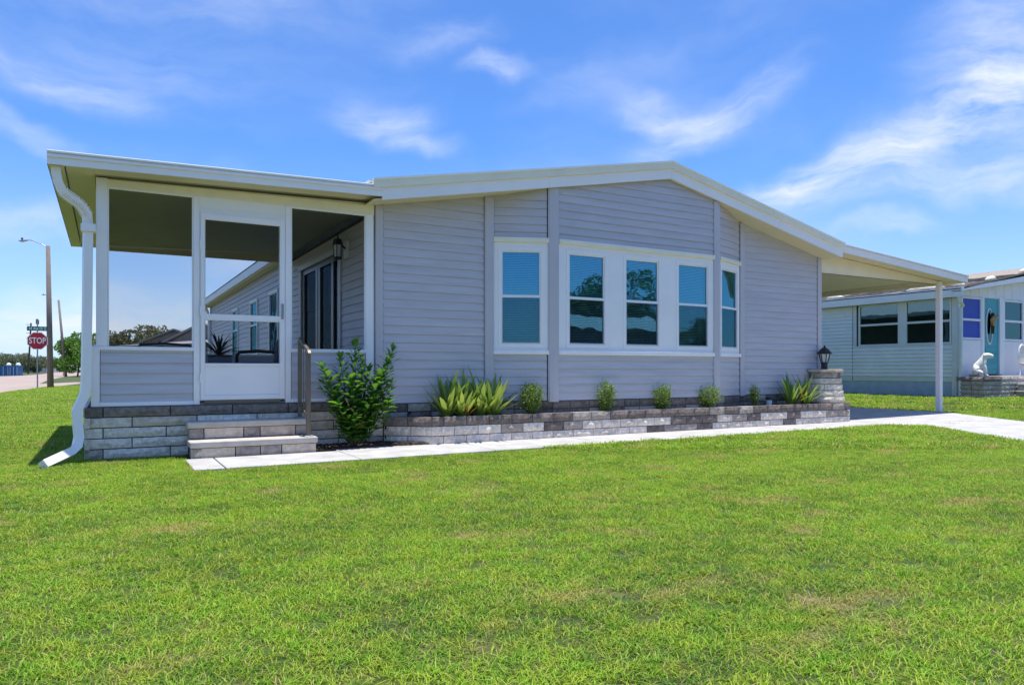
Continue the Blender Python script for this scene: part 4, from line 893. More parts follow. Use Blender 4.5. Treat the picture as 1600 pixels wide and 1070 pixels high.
# trees and a house across the street (mirrored in the bay windows)
for k, (x, y, s) in enumerate(((9, -44, .62), (17, -41, .75), (23, -38, .84), (28.5, -38, 1.0), (34, -40, .88), (40, -38, 1.08), (47, -40, .82), (3, -46, .36), (-8, -48, .32), (56, -40, .7), (-20, -46, .35), (64, -38, .8))):
    tree('street_tree', ['small','broad','tall','rounded','leaning','bushy','pale','low','far left','far right','thin','last'][k] + ' green tree across the street behind the camera', x, y, 'refl', s, k * 1.9, 'trees across the street')
hx_ = thing('opposite_house', 'low house with a pale metal roof across the street behind the camera', 'house', (27, -21, 0))
MB().box(21.5, 33, -27, -21.5, 0, 3.45).build('wall', 'tan_wall', hx_); MB().add([(21, -19.6, 3.5), (34, -19.6, 3.5), (34, -23.5, 4.6), (21, -23.5, 4.6), (21, -27.6, 3.5), (34, -27.6, 3.5)], [(0, 1, 2, 3), (3, 2, 5, 4), (0, 3, 4), (1, 5, 2), (0, 4, 5, 1)]).build('roof', 'metal_roof', hx_)
for a in (23, 26.5, 30): MB().box(a, a + 1.4, -21.5, -21.44, .9, 2.1).build('window', 'interior', hx_)
MB().add([(-90, -14, .015), (90, -14, .015), (90, -7.5, .015), (-90, -7.5, .015)], [(0, 1, 2, 3)]).build('street', 'asphalt', kind='structure')

# ------------------------------------------------------------------ furniture on the porch
pp = thing('planter_pot', 'grey square pot with a dark spiky plant inside the porch', 'potted plant', (1.30, 10.3, PZ))
MB().vprism([(1.16, 10.18), (1.45, 10.18), (1.42, 10.45), (1.18, 10.45)], PZ, 1.12).build('pot', 'cushion', pp, bev=.01); MB().box(1.15, 1.46, 10.17, 10.46, 1.12, 1.14).build('pot_rim', 'black', pp)
lm_ = [leaf_obj_mesh('leaf', .44, .032, 'leaf_pot', c, 4) for c in (.25, .5, .8)]
for i in range(40):
    a = i * 2.4; l_ = math.radians(random.uniform(5, 62)); link('leaf', random.choice(lm_), pp, (1.305, 10.31, 1.12), (Matrix.Rotation(a, 3, 'Z') @ Matrix.Rotation(l_, 3, 'Y')).to_euler(), scale=random.uniform(.7, 1.05))
def patio_chair(label, x, y, rz, sz=1):
    root = thing('patio_chair', label, 'chair', (x, y, PZ), 'metal patio chairs in the porch'); root.rotation_euler = (0, 0, rz); root.scale = (1, 1, sz)
    def part(nm, m, mb, bev=.004): o = bpy.data.objects.new(nm, mb.mesh(nm, m, bev)); COL.objects.link(o); o.parent = root
    for sx in (-.29, .29):
        f = MB(); f.tube([(sx, -.30, 0), (sx, -.30, .58), (sx, -.26, .63), (sx, .0, .65), (sx, .24, .63)], .018, 6); f.tube([(sx, .30, 0), (sx, .26, .45), (sx, .34, .86)], .018, 6); part('side_frame', 'black', f, 0)
    f = MB(); f.tube([(-.29, .34, .86), (0, .35, .885), (.29, .34, .86)], .018, 6); f.tube([(-.29, .26, .42), (.29, .26, .42)], .015, 6); f.tube([(-.29, -.28, .36), (.29, -.28, .36)], .015, 6); part('cross_frame', 'black', f, 0)
    part('seat_cushion', 'cushion', MB().box(-.265, .265, -.27, .24, .38, .48), .02); b_ = MB(); b_.add([(-.255, .21, .48), (.255, .21, .48), (.255, .30, .48), (-.255, .30, .48), (-.255, .27, .83), (.255, .27, .83), (.255, .335, .83), (-.255, .335, .83)], [(0, 3, 2, 1), (4, 5, 6, 7), (0, 1, 5, 4), (1, 2, 6, 5), (2, 3, 7, 6), (3, 0, 4, 7)]); part('back_cushion', 'cushion', b_, .015)
patio_chair('black framed patio chair with grey cushions seen through the screen door', 1.98, 11.3, math.radians(-100)); patio_chair('patio chair with its dark back rail showing in the left porch screen', .68, 10.6, math.radians(175), .80)

# ------------------------------------------------------------------ street furniture on the left
def face(u):  # rotation that turns a flat sign towards the camera's bearing
    r = (u - 800) / 1125; return math.atan2(-(SN + r * CS), (CS - r * SN))
sx_, sy_ = at(58.5, 35.6); ss = thing('stop_sign', 'red octagonal stop sign under a green street name blade', 'road sign', (sx_, sy_, 0))
ra = math.atan2(sy_, sx_) - math.pi / 2
Rz = Matrix.Rotation(ra, 4, 'Z')
def sgn(mb, nm, m, zoff, par=ss, off=-.03, **t_):
    me = mb.mesh(nm, m); o = bpy.data.objects.new(nm, me); COL.objects.link(o); o.parent = par; o.rotation_euler = (0, 0, ra); o.location = Vector((0, 0, zoff)) + (Rz.to_3x3() @ Vector((0, off, 0))); return o
MB().tube([(sx_, sy_, 0), (sx_, sy_, 3.45)], .035, 6).build('sign_post', 'galv', ss)
oc = lambda R: [(R * math.cos(math.pi / 8 + k * math.pi / 4), R * math.sin(math.pi / 8 + k * math.pi / 4)) for k in range(8)]
fz_ = lambda s, z, o: (s, -o, z)
sgn(MB().prism(fz_, oc(.46), 0, .004), 'sign_border', 'sign_white', 2.36, off=-.04); plate = sgn(MB().prism(fz_, oc(.425), 0, .004), 'sign_plate', 'stop_red', 2.36, off=-.048)
def sgt(s, size, m, z, off, par=ss, sxl=1.0):
    o = bpy.data.objects.new('lettering', text_mesh(s, size, m)); COL.objects.link(o); o.parent = par; o.rotation_euler = (math.pi / 2, 0, ra); o.scale = (sxl, 1, 1); o.location = Vector((0, 0, z)) + (Rz.to_3x3() @ Vector((0, off, 0)))
sgt('STOP', .42, 'sign_white', 2.355, -.058, sxl=.70)
sgn(MB().prism(fz_, [(-.43, -.11), (.43, -.11), (.43, .11), (-.43, .11)], 0, .01), 'name_blade', 'sign_green', 2.96, off=-.02); sgt('43 Ave Dr E', .19, 'sign_white', 2.96, -.036, sxl=.74)
o = sgn(MB().prism(fz_, [(-.07, -.11), (.07, -.13), (.07, .09), (-.07, .13)], 0, .01), 'name_blade', 'sign_green', 3.30, off=0)

def lamp_pole(label, u, d, h, r0, r1, lean, armlen, armrise, nm='street_lamp'):
    x, y = at(u, d); root = thing(nm, label, 'street lamp', (x, y, 0)); rx, ry = CS, -SN
    top = (x + lean * rx, y + lean * ry, h); MB().tube([(x, y, -.1), top], [r0, r1], 10).build('pole', 'pole', root, smooth=True)
    P_ = lambda a, z: (top[0] + a * rx, top[1] + a * ry, z); MB().tube([P_(0, h - .12), P_(-.25 * armlen, h + armrise * .35), P_(-.6 * armlen, h + armrise * .95), P_(-.8 * armlen, h + armrise)], .022, 6).build('arm', 'galv', root)
    hd = MB(); hd.tube([P_(-.76 * armlen, h + armrise - .01), P_(-.84 * armlen, h + armrise - .02), P_(-armlen, h + armrise - .05), P_(-armlen * 1.1, h + armrise - .03)], [.05, .09, .13, .05], 8, flat=.45); hd.build('lamp_head', 'galv', root)
    MB().tube([P_(-armlen * .98, h + armrise + .02), P_(-armlen * .98, h + armrise + .12)], .05, 6).build('photocell', 'black', root)
lamp_pole('brown concrete street lamp pole beside the stop sign', 79, 36.8, 7.25, .155, .10, -.13, 1.35, .30)
lamp_pole('more distant leaning lamp pole in front of the bright green tree', 103, 93, 9.9, .18, .13, -.95, 2.0, .7)
x, y = at(44, 150); up_ = thing('utility_pole', 'thin dark utility pole with side insulators beyond the stop sign', 'utility pole', (x, y, 0)); MB().tube([(x, y, 0), (x + .6 * CS, y - .6 * SN, 10.6)], [.2, .15], 8).build('pole', 'bark', up_)
for z in (7.4, 8.5, 9.5, 10.3): MB().tube([(x + .3, y, z), (x + .3 - .75 * CS, y + .75 * SN, z)], .05, 5).build('insulator', 'black', up_)
wf = thing('white_fence', 'long low white board fence at the edge of the far field', 'fence', (*at(50, 200), 0))
a, b_ = Vector((*at(26, 200), 0)), Vector((*at(92, 200), 0)); n = 14
for i in range(n + 1): p = a.lerp(b_, i / n); MB().box(p.x - .08, p.x + .08, p.y - .08, p.y + .08, 0, 1.4).build('fence_post', 'white_fence', wf)
fr = frame(a.x, a.y, b_.x - a.x, b_.y - a.y); Lf = (b_ - a).length
for z in (.12, .42, .72, 1.02): MB().fbox(fr, 0, Lf, z, z + .26, 0, .05).build('fence_board', 'white_fence', wf)
for k, (u0, u1, lab) in enumerate(((-3, 13.5, 'left blue roadside box with a white dome'), (15, 27.5, 'right blue roadside box with a white dome'))):
    d = 108; a, b_ = at(u0, d), at(u1, d); bb = thing('blue_box', lab, 'container', ((a[0] + b_[0]) / 2, (a[1] + b_[1]) / 2, 0), 'blue boxes beside the road'); fr = frame(a[0], a[1], b_[0] - a[0], b_[1] - a[1]); Lf = math.hypot(b_[0] - a[0], b_[1] - a[1])
    MB().fbox(fr, 0, Lf, 0, 1.38, -1.2, 0).build('box_body', 'blue_box', bb); MB().prism(fr, [(-.05, 1.38), (Lf + .05, 1.38), (Lf + .05, 1.50), (-.05, 1.44)], -1.25, .05).build('box_lid', 'blue_box', bb)
    for q in (.08, Lf / 2, Lf - .08): MB().fbox(fr, q - .03, q + .03, .05, 1.36, 0, .04).build('rib', 'sign_white', bb)
    c = fr(Lf * .8, 0, -.5); MB().lathe(c[0], c[1], [(.30, 1.46), (.34, 1.6), (.28, 1.8), (.12, 1.92)], 10).build('dome', 'sign_white', bb, smooth=True)
# houses behind, seen through the porch
fh = thing('far_house', 'grey tan gabled house beyond the porch with a dark roof edge', 'house', (*at(275, 46), 0))
cx_, cy_ = at(275, 46); F1 = frame(cx_ - 2.6 * CS, cy_ + 2.6 * SN, CS, -SN)
MB().prism(F1, [(0, 0), (5.2, 0), (5.2, 2.45), (2.6, 3.42), (0, 2.45)], -6, 0).build('wall', 'tan_wall', fh)
for s_, e_ in (((-.3, 2.34), (2.6, 3.44)), ((2.6, 3.44), (5.5, 2.34))): MB().prism(F1, [s_, e_, (e_[0], e_[1] + .10), (s_[0], s_[1] + .10)], -6.2, .3).build('roof', 'grey_roof', fh)
for s_ in (1.5, 3.0): MB().fbox(F1, s_, s_ + .3, 2.3, 2.75, 0, .03).build('window', 'interior', fh)
f2 = thing('far_house', 'olive gabled house end behind the screen door post', 'house', (*at(318, 40), 0)); cx_, cy_ = at(318, 40); F2 = frame(cx_ - 2.2 * CS, cy_ + 2.2 * SN, CS, -SN)
MB().prism(F2, [(0, 0), (4.4, 0), (4.4, 2.3), (2.2, 3.45), (0, 2.3)], -5, 0).build('wall', 'tan_wall', f2)
for s_, e_ in (((-.3, 2.22), (2.2, 3.47)), ((2.2, 3.47), (4.7, 2.22))): MB().prism(F2, [s_, e_, (e_[0], e_[1] + .10), (s_[0], s_[1] + .10)], -5.2, .3).build('roof', 'grey_roof', f2)
f3 = thing('far_shed', 'long low building with a pale grey roof in front of the gables', 'shed', (*at(250, 36), 0)); cx_, cy_ = at(192, 36); F3 = frame(cx_, cy_, CS, -SN)
MB().prism(F3, [(0, 0), (4.6, 0), (4.6, 2.15), (0, 2.0)], -4, 0).build('wall', 'tan_wall', f3); MB().add([F3(-.2, 2.12, .3), F3(4.8, 2.28, .3), F3(4.4, 2.68, -3.5), F3(.4, 2.28, -3.5), F3(-.2, 2.06, .3), F3(4.8, 2.22, .3)], [(0, 1, 2, 3), (4, 5, 1, 0), (4, 3, 2, 5)]).build('roof', 'grey_roof', f3)

# ------------------------------------------------------------------ neighbour house on the right
nb = thing('neighbour_house', 'pale green sided house with shingle roof and teal front door on the right', 'house', (21.5, 11, .2))
NX, NY, NZ = 19.58, 10.79, .2
NS = frame(NX, 22.8, 0, -1); T = lambda y: 22.8 - y      # side wall, outward = -x
MB().box(NX + .13, 27, NY + .13, 22.6, NZ, 2.9).build('interior', 'interior', nb)
MB().fbox(NS, 0, T(NY), 0, .62, -.1, .0).build('foundation', 'n_base', nb); MB().fbox(NS, 0, T(NY) - .0, .62, .76, -.1, .012).build('base_strip', 'n_trim', nb)
W1, W2 = (12.42, 13.66), (10.98, 12.22)
for ya, yb2, za, zc in ((NY + .07, 22.8, .76, 1.64), (13.74, 22.8, 1.64, 2.90)): MB().fbox(NS, T(yb2), T(ya), za, zc, -.1, -.012).build('wall', 'n_siding', nb)
siding(nb, NS, [(T(13.86), .76), (T(NY + .07), .76), (T(NY + .07), 1.62), (T(13.86), 1.62)], zs=.76, h=.105, m='n_siding', proud=.032); siding(nb, NS, [(T(15.4), .76), (T(13.87), .76), (T(13.87), 2.88), (T(15.4), 2.88)], zs=.76, h=.105, m='n_siding', proud=.032)
siding(nb, NS, [(0, .76), (T(15.4), .76), (T(15.4), 2.88), (0, 2.88)], zs=.76, h=.105, m='n_siding', proud=.032, stuff=True)
MB().fbox(NS, T(13.875), T(13.855), .62, 2.88, -.01, .02).build('wall_seam', 'galv', nb); MB().fbox(NS, T(13.855), T(13.74), 1.62, 2.88, -.05, .01).build('window_trim', 'n_trim', nb)
def nwin(fr, s0, s1, z0, zm, z1, gl, fm='n_white', lab=None):
    w_ = MB(); e = .05
    for (p, q, r, t_) in ((s0 - e, s1 + e, z1, z1 + e), (s0 - e, s1 + e, z0 - e, z0), (s0 - e, s0, z0, z1), (s1, s1 + e, z0, z1), (s0, s1, zm - .03, zm + .03)): w_.fbox(fr, p, q, r, t_, -.05, .02)
    w_ = w_.build('window', fm, nb, bev=.004)
    if lab: w_['label'] = lab
    MB().fbox(fr, s0, s1, zm + .03, z1, -.02, -.014).build('pane', gl, w_); MB().fbox(fr, s0, s1, z0, zm - .03, -.022, -.016).build('pane', gl if gl != 'film_blue' else gl, w_)
    return w_
for a, b_ in (W1, W2): nwin(NS, T(b_) + .04, T(a) - .02, 1.68, 2.25, 2.80, 'glass_dark', 'n_trim')
MB().fbox(NS, T(12.44), T(12.2), 1.62, 2.88, -.05, .01).build('window_trim', 'n_trim', nb)
MB().fbox(NS, T(NY + .14), T(NY), .2, 2.88, -.05, .035).build('corner_post', 'n_trim', nb)
MB().box(NX - .30, NX - .24, 10.5, 22.8, 2.84, 3.06).build('fascia', 'n_trim', nb); MB().box(NX - .24, NX, 10.5, 22.8, 2.86, 2.88).build('soffit', 'n_trim', nb)
MB().box(NX - .31, NX - .2, 10.48, 22.8, 3.06, 3.085).build('roof_edge', 'n_white', nb)
MB().tube([(NX - .27, 10.62, 2.86), (NX - .24, 10.6, 2.72), (NX - .08, 10.62, 2.62), (NX - .07, 10.68, 2.55), (NX - .07, 10.70, .25)], .045, 6).build('downspout', 'n_trim', nb)
# roof plane rising to the right (ridge along y), shingle courses
RS = .19; zr = lambda x: 3.085 + RS * (x - NX + .3)
MB().add([(NX - .3, 10.47, zr(NX - .3)), (24.2, 10.47, zr(24.2)), (24.2, 22.8, zr(24.2)), (NX - .3, 22.8, zr(NX - .3)), (NX - .3, 10.47, zr(NX - .3) - .05), (24.2, 10.47, zr(24.2) - .05), (24.2, 22.8, zr(24.2) - .05), (NX - .3, 22.8, zr(NX - .3) - .05)], [(0, 1, 2, 3), (4, 7, 6, 5), (0, 4, 5, 1), (1, 5, 6, 2), (2, 6, 7, 3), (3, 7, 4, 0)]).build('roof', 'shingle', nb)
MB().add([(24.2, 10.47, zr(24.2)), (29, 10.47, 3.085), (29, 22.8, 3.085), (24.2, 22.8, zr(24.2))], [(0, 1, 2, 3)]).build('roof', 'shingle', nb)
c = 0; far = MB()
for i in range(18):
    xa = NX - .29 + i * .14; y = 10.48 - .1 * (i % 2)
    while y < 19.5:
        w_ = random.uniform(.26, .34); ye = y + w_; h_ = random.uniform(.010, .022); y0_ = max(10.475, y)
        vs = [(xa, y0_ + .004, zr(xa) + .003), (xa, ye, zr(xa) + .003), (xa, ye, zr(xa) + h_), (xa, y0_ + .004, zr(xa) + h_), (xa + .145, y0_ + .004, zr(xa + .145) + .004), (xa + .145, ye, zr(xa + .145) + .004)]
        fs = [(0, 1, 2, 3), (3, 2, 5, 4), (0, 3, 4), (1, 5, 2)]
        if i < 9 and y < 19.5 and c < 290: MB().add(vs, fs).build('shingle', 'shingle', nb); c += 1
        else: far.add(vs, fs)
        y = ye
far.build('shingle', 'shingle', nb, kind='stuff')
def mound(pts, r, flat=.5):
    m_ = MB(); m_.tube(pts, r, 8, flat=flat); return m_.build('roof_patch', 'patch', nb, smooth=True)
for (y0_, y1_, x_) in ((14.1, 14.7, NX - .12), (11.1, 12.15, NX - .1), (10.7, 10.95, NX + .1)):
    k = 7; mound([(x_ + .05 * math.sin(i * 1.3), y0_ + (y1_ - y0_) * i / (k - 1), zr(x_) + .02) for i in range(k)], [.03, .07, .09, .08, .10, .07, .03], .8)
for (xa, xb_) in ((22.2, 22.95), (20.5, 20.9)):
    k = 7; mound([(xa + (xb_ - xa) * i / (k - 1), 10.56, zr(xa + (xb_ - xa) * i / (k - 1)) + .02) for i in range(k)], [.03, .08, .10, .09, .11, .08, .03], .8)
# front wall of the neighbour (faces -y)
NF = frame(0, NY, 1, 0); zf = lambda x: 3.0 + .135 * (x - NX)
MB().prism(NF, [(NX, .2), (19.70, .2), (19.70, zf(19.7)), (NX, zf(NX))], -.1, .02).build('corner_post', 'n_white', nb, bev=.004)
MB().prism(NF, [(19.70, 2.90), (25, 2.90), (25, zf(25)), (19.70, zf(19.7))], -.1, .0).build('wall', 'n_white', nb)
MB().prism(NF, [(NX - .32, zf(NX - .3) + .02), (25, zf(25) + .02), (25, zf(25) + .24), (NX - .32, zf(NX - .3) + .10)], .26, .32).build('fascia', 'n_white', nb); MB().prism(NF, [(NX - .3, zf(NX - .3) + .02), (25, zf(25) + .02), (25, zf(25) + .04), (NX - .3, zf(NX - .3) + .04)], .0, .26).build('soffit', 'n_white', nb)
for i in range(8): MB().fbox(NF, 19.74 + i * .42, 19.752 + i * .42, 2.91, zf(19.74 + i * .42) - .01, 0, .008).build('batten', 'n_white', nb)
for (a, b_) in ((19.70, 20.74), (21.74, 25)):
    MB().fbox(NF, a, b_, .2, 1.74, -.1, -.0).build('wall', 'n_white', nb)
    s = a + .01
    while s < min(b_, 23.6) - .04: MB().fbox(NF, s, s + .062, .75, 1.72, 0, .01).build('bead_board', 'n_white', nb); s += .072
nwin(NF, 19.78, 20.64, 1.80, 2.28, 2.84, 'film_blue', lab='window with bright blue film beside the teal door'); nwin(NF, 21.86, 22.80, 1.80, 2.30, 2.84, 'glass_dark')
MB().fbox(NF, 22.86, 25, 1.74, 2.9, -.1, 0).build('wall', 'n_white', nb)
MB().fbox(NF, 20.69, 20.80, .80, 2.92, -.05, .03).build('door_casing', 'n_white', nb, bev=.004); MB().fbox(NF, 21.58, 21.80, .80, 2.92, -.05, .03).build('door_casing', 'n_white', nb, bev=.004)
td = MB().fbox(NF, 20.80, 21.58, .82, 2.90, -.04, -.01).build('front_door', 'teal', nb, label='teal front door with an oval glass')
for (za, zc) in ((.95, 1.12), (1.18, 1.35), (1.42, 1.56)): MB().fbox(NF, 20.9, 21.48, za, zc, -.01, .004).build('door_panel', 'teal', td, bev=.006)
oval = lambda rx_, rz_, n=20: [(21.10 + rx_ * math.cos(t_), 2.13 + rz_ * math.sin(t_)) for t_ in [2 * math.pi * i / n for i in range(n)]]
MB().prism(NF, oval(.17, .50), -.01, .012).build('oval_frame', 'n_white', td); MB().prism(NF, oval(.14, .465), .0, .0135).build('glass_backing', 'interior', td); MB().prism(NF, oval(.14, .465), .0138, .016).build('pane', 'glass_dark', td)
orn = thing('door_ornament', 'brown and straw coloured figure ornament hanging on the teal door', 'ornament', (21.14, 10.74, 2.3))
MB().lathe(21.13, 10.72, [(.02, 2.50), (.045, 2.47), (.042, 2.41), (.02, 2.38)], 8).build('head', 'brown', orn, smooth=True); MB().tube([(21.13, 10.72, 2.39), (21.12, 10.71, 2.28), (21.13, 10.72, 2.14)], [.035, .06, .045], 8).build('body', 'gold', orn)
for dx in (-.04, .04): MB().tube([(21.13 + dx, 10.72, 2.16), (21.12 + dx, 10.72, 1.92)], [.03, .018], 6).build('leg', 'brown', orn)
MB().tube([(21.17, 10.70, 2.33), (21.30, 10.68, 2.42)], [.035, .045], 6).build('arm', 'gold', orn); MB().tube([(21.08, 10.70, 2.33), (20.98, 10.68, 2.28)], [.035, .03], 6).build('arm', 'gold', orn)
# neighbour's porch planter, steps and slab
fw = slab([(20.95, 8.7), (25, 8.7), (25, 9.49), (20.95, 9.49)], z=.03, name='path'); fw['kind'] = 'structure'
ns = thing('neighbour_steps', 'pale stone steps and porch edge at the neighbour door', 'steps', (21.3, 10.1, .2))
MB().box(20.34, 25, 10.13, NY + .1, .2, .78).build('porch_slab', 'n_stone', ns, bev=.006)
FN1 = frame(20.31, 10.08, 1, 0); FN0 = frame(19.70, NY, 0, -1)
for r in range(5):
    s = 0
    while s < 3.7:
        e = s + random.uniform(.35, .5); stone(ns, FN1, s, e, .2 + r * .112, .2 + r * .112 + .112, 0, 'n_stone', depth=.08); s = e
for k, (xl, y0_, y1_, za, zt) in enumerate(((20.92, 9.50, 10.06, .21, .39), (20.96, 9.78, 10.05, .392, .58))):
    MB().box(xl, 23.6, y0_, y1_, zt - .06, zt).build('tread', 'concrete', ns, bev=.01)
    FT = frame(xl + .02, y0_ + .02, 1, 0); s = 0
    while s < 2.6:
        e = s + random.uniform(.35, .45); stone(ns, FT, s, e, za, zt - .062, 0, 'n_stone', depth=.08); s = e
    FT2 = frame(xl + .02, y1_, 0, -1); stone(ns, FT2, 0, y1_ - y0_ - .03, za, zt - .062, 0, 'n_stone', depth=.08)
npw = thing('neighbour_planter', 'dark stone block planter at the corner of the neighbour house', 'planter', (19.9, 10.4, .2))
FNS = frame(18.62, 10.25, 1.0, -.0); PQ = [(18.72, 10.74), (18.50, 9.95)]
FA = frame(19.47, 10.08, 1, 0)
for r in range(5):
    s = 0
    while s < .82: e = min(.84, s + random.uniform(.3, .42)); e = .84 if .84 - e < .12 else e; stone(npw, FA, s, e, .2 + r * .112, .312 + r * .112, .012 if r == 4 else 0, 'stone_dark' if r == 4 else 'stone_mid', depth=.1); s = e
FA2 = frame(19.47, 10.80, 0, -1)
for r in range(5): stone(npw, FA2, .02, .40, .2 + r * .112, .312 + r * .112, .012 if r == 4 else 0, 'stone_dark' if r == 4 else 'stone_mid'); stone(npw, FA2, .40, .70, .2 + r * .112, .312 + r * .112, .012 if r == 4 else 0, 'stone_mid')
MB().box(19.50, 20.30, 10.12, 10.76, .2, .735).build('planter_fill', 'mulch', npw)
# dog statue: one continuous skinned body
dog = thing('dog_statue', 'white plaster statue of a sitting dog on the neighbour planter', 'statue', (19.93, 10.42, .76))
def skin(name, verts, edges, radii, m, parent, sub=2):
    me = bpy.data.meshes.new(name); me.from_pydata(verts, edges, []); o = bpy.data.objects.new(name, me); COL.objects.link(o); sk = o.modifiers.new('s', 'SKIN'); sk.use_smooth_shade = True
    for i, r_ in enumerate(radii): me.skin_vertices[0].data[i].radius = (r_, r_) if not hasattr(r_, '__len__') else r_
    me.skin_vertices[0].data[0].use_root = True; sb = o.modifiers.new('b', 'SUBSURF'); sb.levels = sub; sb.render_levels = sub
    dg = bpy.context.evaluated_depsgraph_get(); nm = bpy.data.meshes.new_from_object(o.evaluated_get(dg)); bpy.data.objects.remove(o); nm.materials.clear(); nm.materials.append(M[m]); nm.polygons.foreach_set('use_smooth', [True] * len(nm.polygons))
    return link(name, nm, parent, (0, 0, 0))
ox, oy, oz = 19.93, 10.42, .76
DA = -1.05; q = lambda x, y, z: (ox + .92 * (x * math.cos(DA) - y * math.sin(DA)), oy + .92 * (x * math.sin(DA) + y * math.cos(DA)), oz + z * .82)
V_ = [q(-.10, 0, .15), q(-.05, 0, .30), q(.03, 0, .44), q(.08, 0, .56), q(.12, 0, .67), q(.20, 0, .675), q(.28, 0, .645), q(.32, 0, .64),
      q(.08, -.075, .38), q(.12, -.08, .20), q(.13, -.08, .04), q(.20, -.08, .025), q(.08, .075, .38), q(.12, .08, .20), q(.13, .08, .04), q(.20, .08, .025),
      q(-.06, -.12, .15), q(.05, -.13, .13), q(-.03, -.13, .035), q(.08, -.13, .025), q(-.06, .12, .15), q(.05, .13, .13), q(-.03, .13, .035), q(.08, .13, .025), q(-.20, .02, .05), q(-.26, .08, .035)]
E_ = [(0, 1), (1, 2), (2, 3), (3, 4), (4, 5), (5, 6), (6, 7), (2, 8), (8, 9), (9, 10), (10, 11), (2, 12), (12, 13), (13, 14), (14, 15), (0, 16), (16, 17), (17, 18), (18, 19), (0, 20), (20, 21), (21, 22), (22, 23), (0, 24), (24, 25)]
R_ = [.155, .14, .125, .082, .088, .078, .058, .045, .06, .05, .04, .036, .06, .05, .04, .036, .10, .065, .042, .036, .10, .065, .042, .036, .045, .03]
skin('body', V_, E_, R_, 'plaster', dog)
for s_ in (-1, 1): MB().tube([q(.10, s_ * .06, .74), q(.09, s_ * .085, .66), q(.10, s_ * .08, .58)], [.025, .045, .02], 8, flat=.5).build('ear', 'plaster', dog, smooth=True)
MB().tube([q(.325, 0, .655), q(.345, 0, .652)], .016, 6).build('nose', 'stone_dark', dog)
# white ornate garden chair at the right edge
gc = thing('garden_chair', 'ornate white metal garden chair at the right edge by the neighbour door', 'chair', (22.02, 10.42, .78))
gx, gy, gz = 22.02, 10.42, .78
m_ = MB(); ringp = [(gx - .02, gy + .20 * math.cos(t_), gz + .80 + .36 * math.sin(t_)) for t_ in [2 * math.pi * i / 18 for i in range(19)]]
m_.tube([(gx + .24 * math.cos(t_) , gy, gz + .78 + .40 * math.sin(t_)) for t_ in [2 * math.pi * i / 20 for i in range(21)]], .03, 6)
for k in range(-3, 4): m_.tube([(gx + k * .055, gy, gz + .42), (gx + k * .075, gy - .01, gz + .8), (gx + k * .05, gy, gz + 1.12)], .012, 5)
for zz in (.62, .78, .94): m_.tube([(gx - .2, gy, gz + zz), (gx, gy - .01, gz + zz + .05), (gx + .2, gy, gz + zz)], .012, 5)
m_.build('backrest', 'plaster', gc); MB().lathe(gx, gy - .22, [(.20, gz + .42), (.25, gz + .44), (.25, gz + .47), (.2, gz + .48)], 14).build('seat', 'plaster', gc)
for sx in (-.18, .18):
    for sy in (-.38, -.04): MB().tube([(gx + sx, gy + sy, gz + .43), (gx + sx * 1.05, gy + sy, gz + .2), (gx + sx * 1.3, gy + sy, gz)], [.022, .016, .022], 6).build('leg', 'plaster', gc)

gc.scale = (.74, .74, .72)

# ------------------------------------------------------------------ grass blades (instanced clumps)
def clump(name, R, n, lmin, lmax, w0, seed):
    g = np.random.default_rng(seed); vs = []; fs = []; tn = []; dd_ = []
    for i in range(n):
        r = R * math.sqrt(g.random()); a = g.uniform(0, 6.28); x, y = r * math.cos(a), r * math.sin(a); Lb = g.uniform(lmin, lmax); w_ = w0 * g.uniform(.7, 1.2); th = g.uniform(0, 6.28); ph = g.uniform(0, 6.28); lean = g.uniform(.3, 1.7)
        dx, dy = math.cos(th), math.sin(th); k = len(vs); px, py = -dy, dx
        for j, t_ in enumerate((0, .45, .8)):
            off = lean * Lb * t_ * t_ * .8; z = Lb * t_ * (1 - .30 * lean * t_); ww = w_ * (1, .9, .6)[j]; vs += [(x + dx * off - px * ww / 2, y + dy * off - py * ww / 2, z), (x + dx * off + px * ww / 2, y + dy * off + py * ww / 2, z)]
        off = lean * Lb * .8; vs.append((x + dx * off, y + dy * off, Lb * (1 - .33 * lean))); fs += [(k, k + 1, k + 3, k + 2), (k + 2, k + 3, k + 5, k + 4), (k + 4, k + 5, k + 6)]
        t1 = g.random() ** 1.6; d1 = .85 if g.random() < .07 else (.25 * g.random() if g.random() < .2 else 0); tn += [t1] * 3; dd_ += [d1] * 3
    me = bpy.data.meshes.new(name); me.from_pydata(vs, [], fs); me.materials.append(M['grass'])
    for nm, arr in (('tint', tn), ('dead', dd_)): a = me.attributes.new(nm, 'FLOAT', 'FACE'); a.data.foreach_set('value', arr)
    me.update(); return bpy.data.objects.new(name, me)
clumps = [clump('grass_clump', .075, 44, .014, .040, .0034, s) for s in range(5)] + [clump('grass_clump', .09, 30, .03, .06, .0075, s + 20) for s in range(3)]
def inpoly(px, py, poly):
    c = np.zeros(len(px), bool); j = len(poly) - 1
    for i in range(len(poly)):
        xi, yi = poly[i]; xj, yj = poly[j]; cond = ((yi > py) != (yj > py)) & (px < (xj - xi) * (py - yi) / (yj - yi + 1e-12) + xi); c ^= cond; j = i
    return c
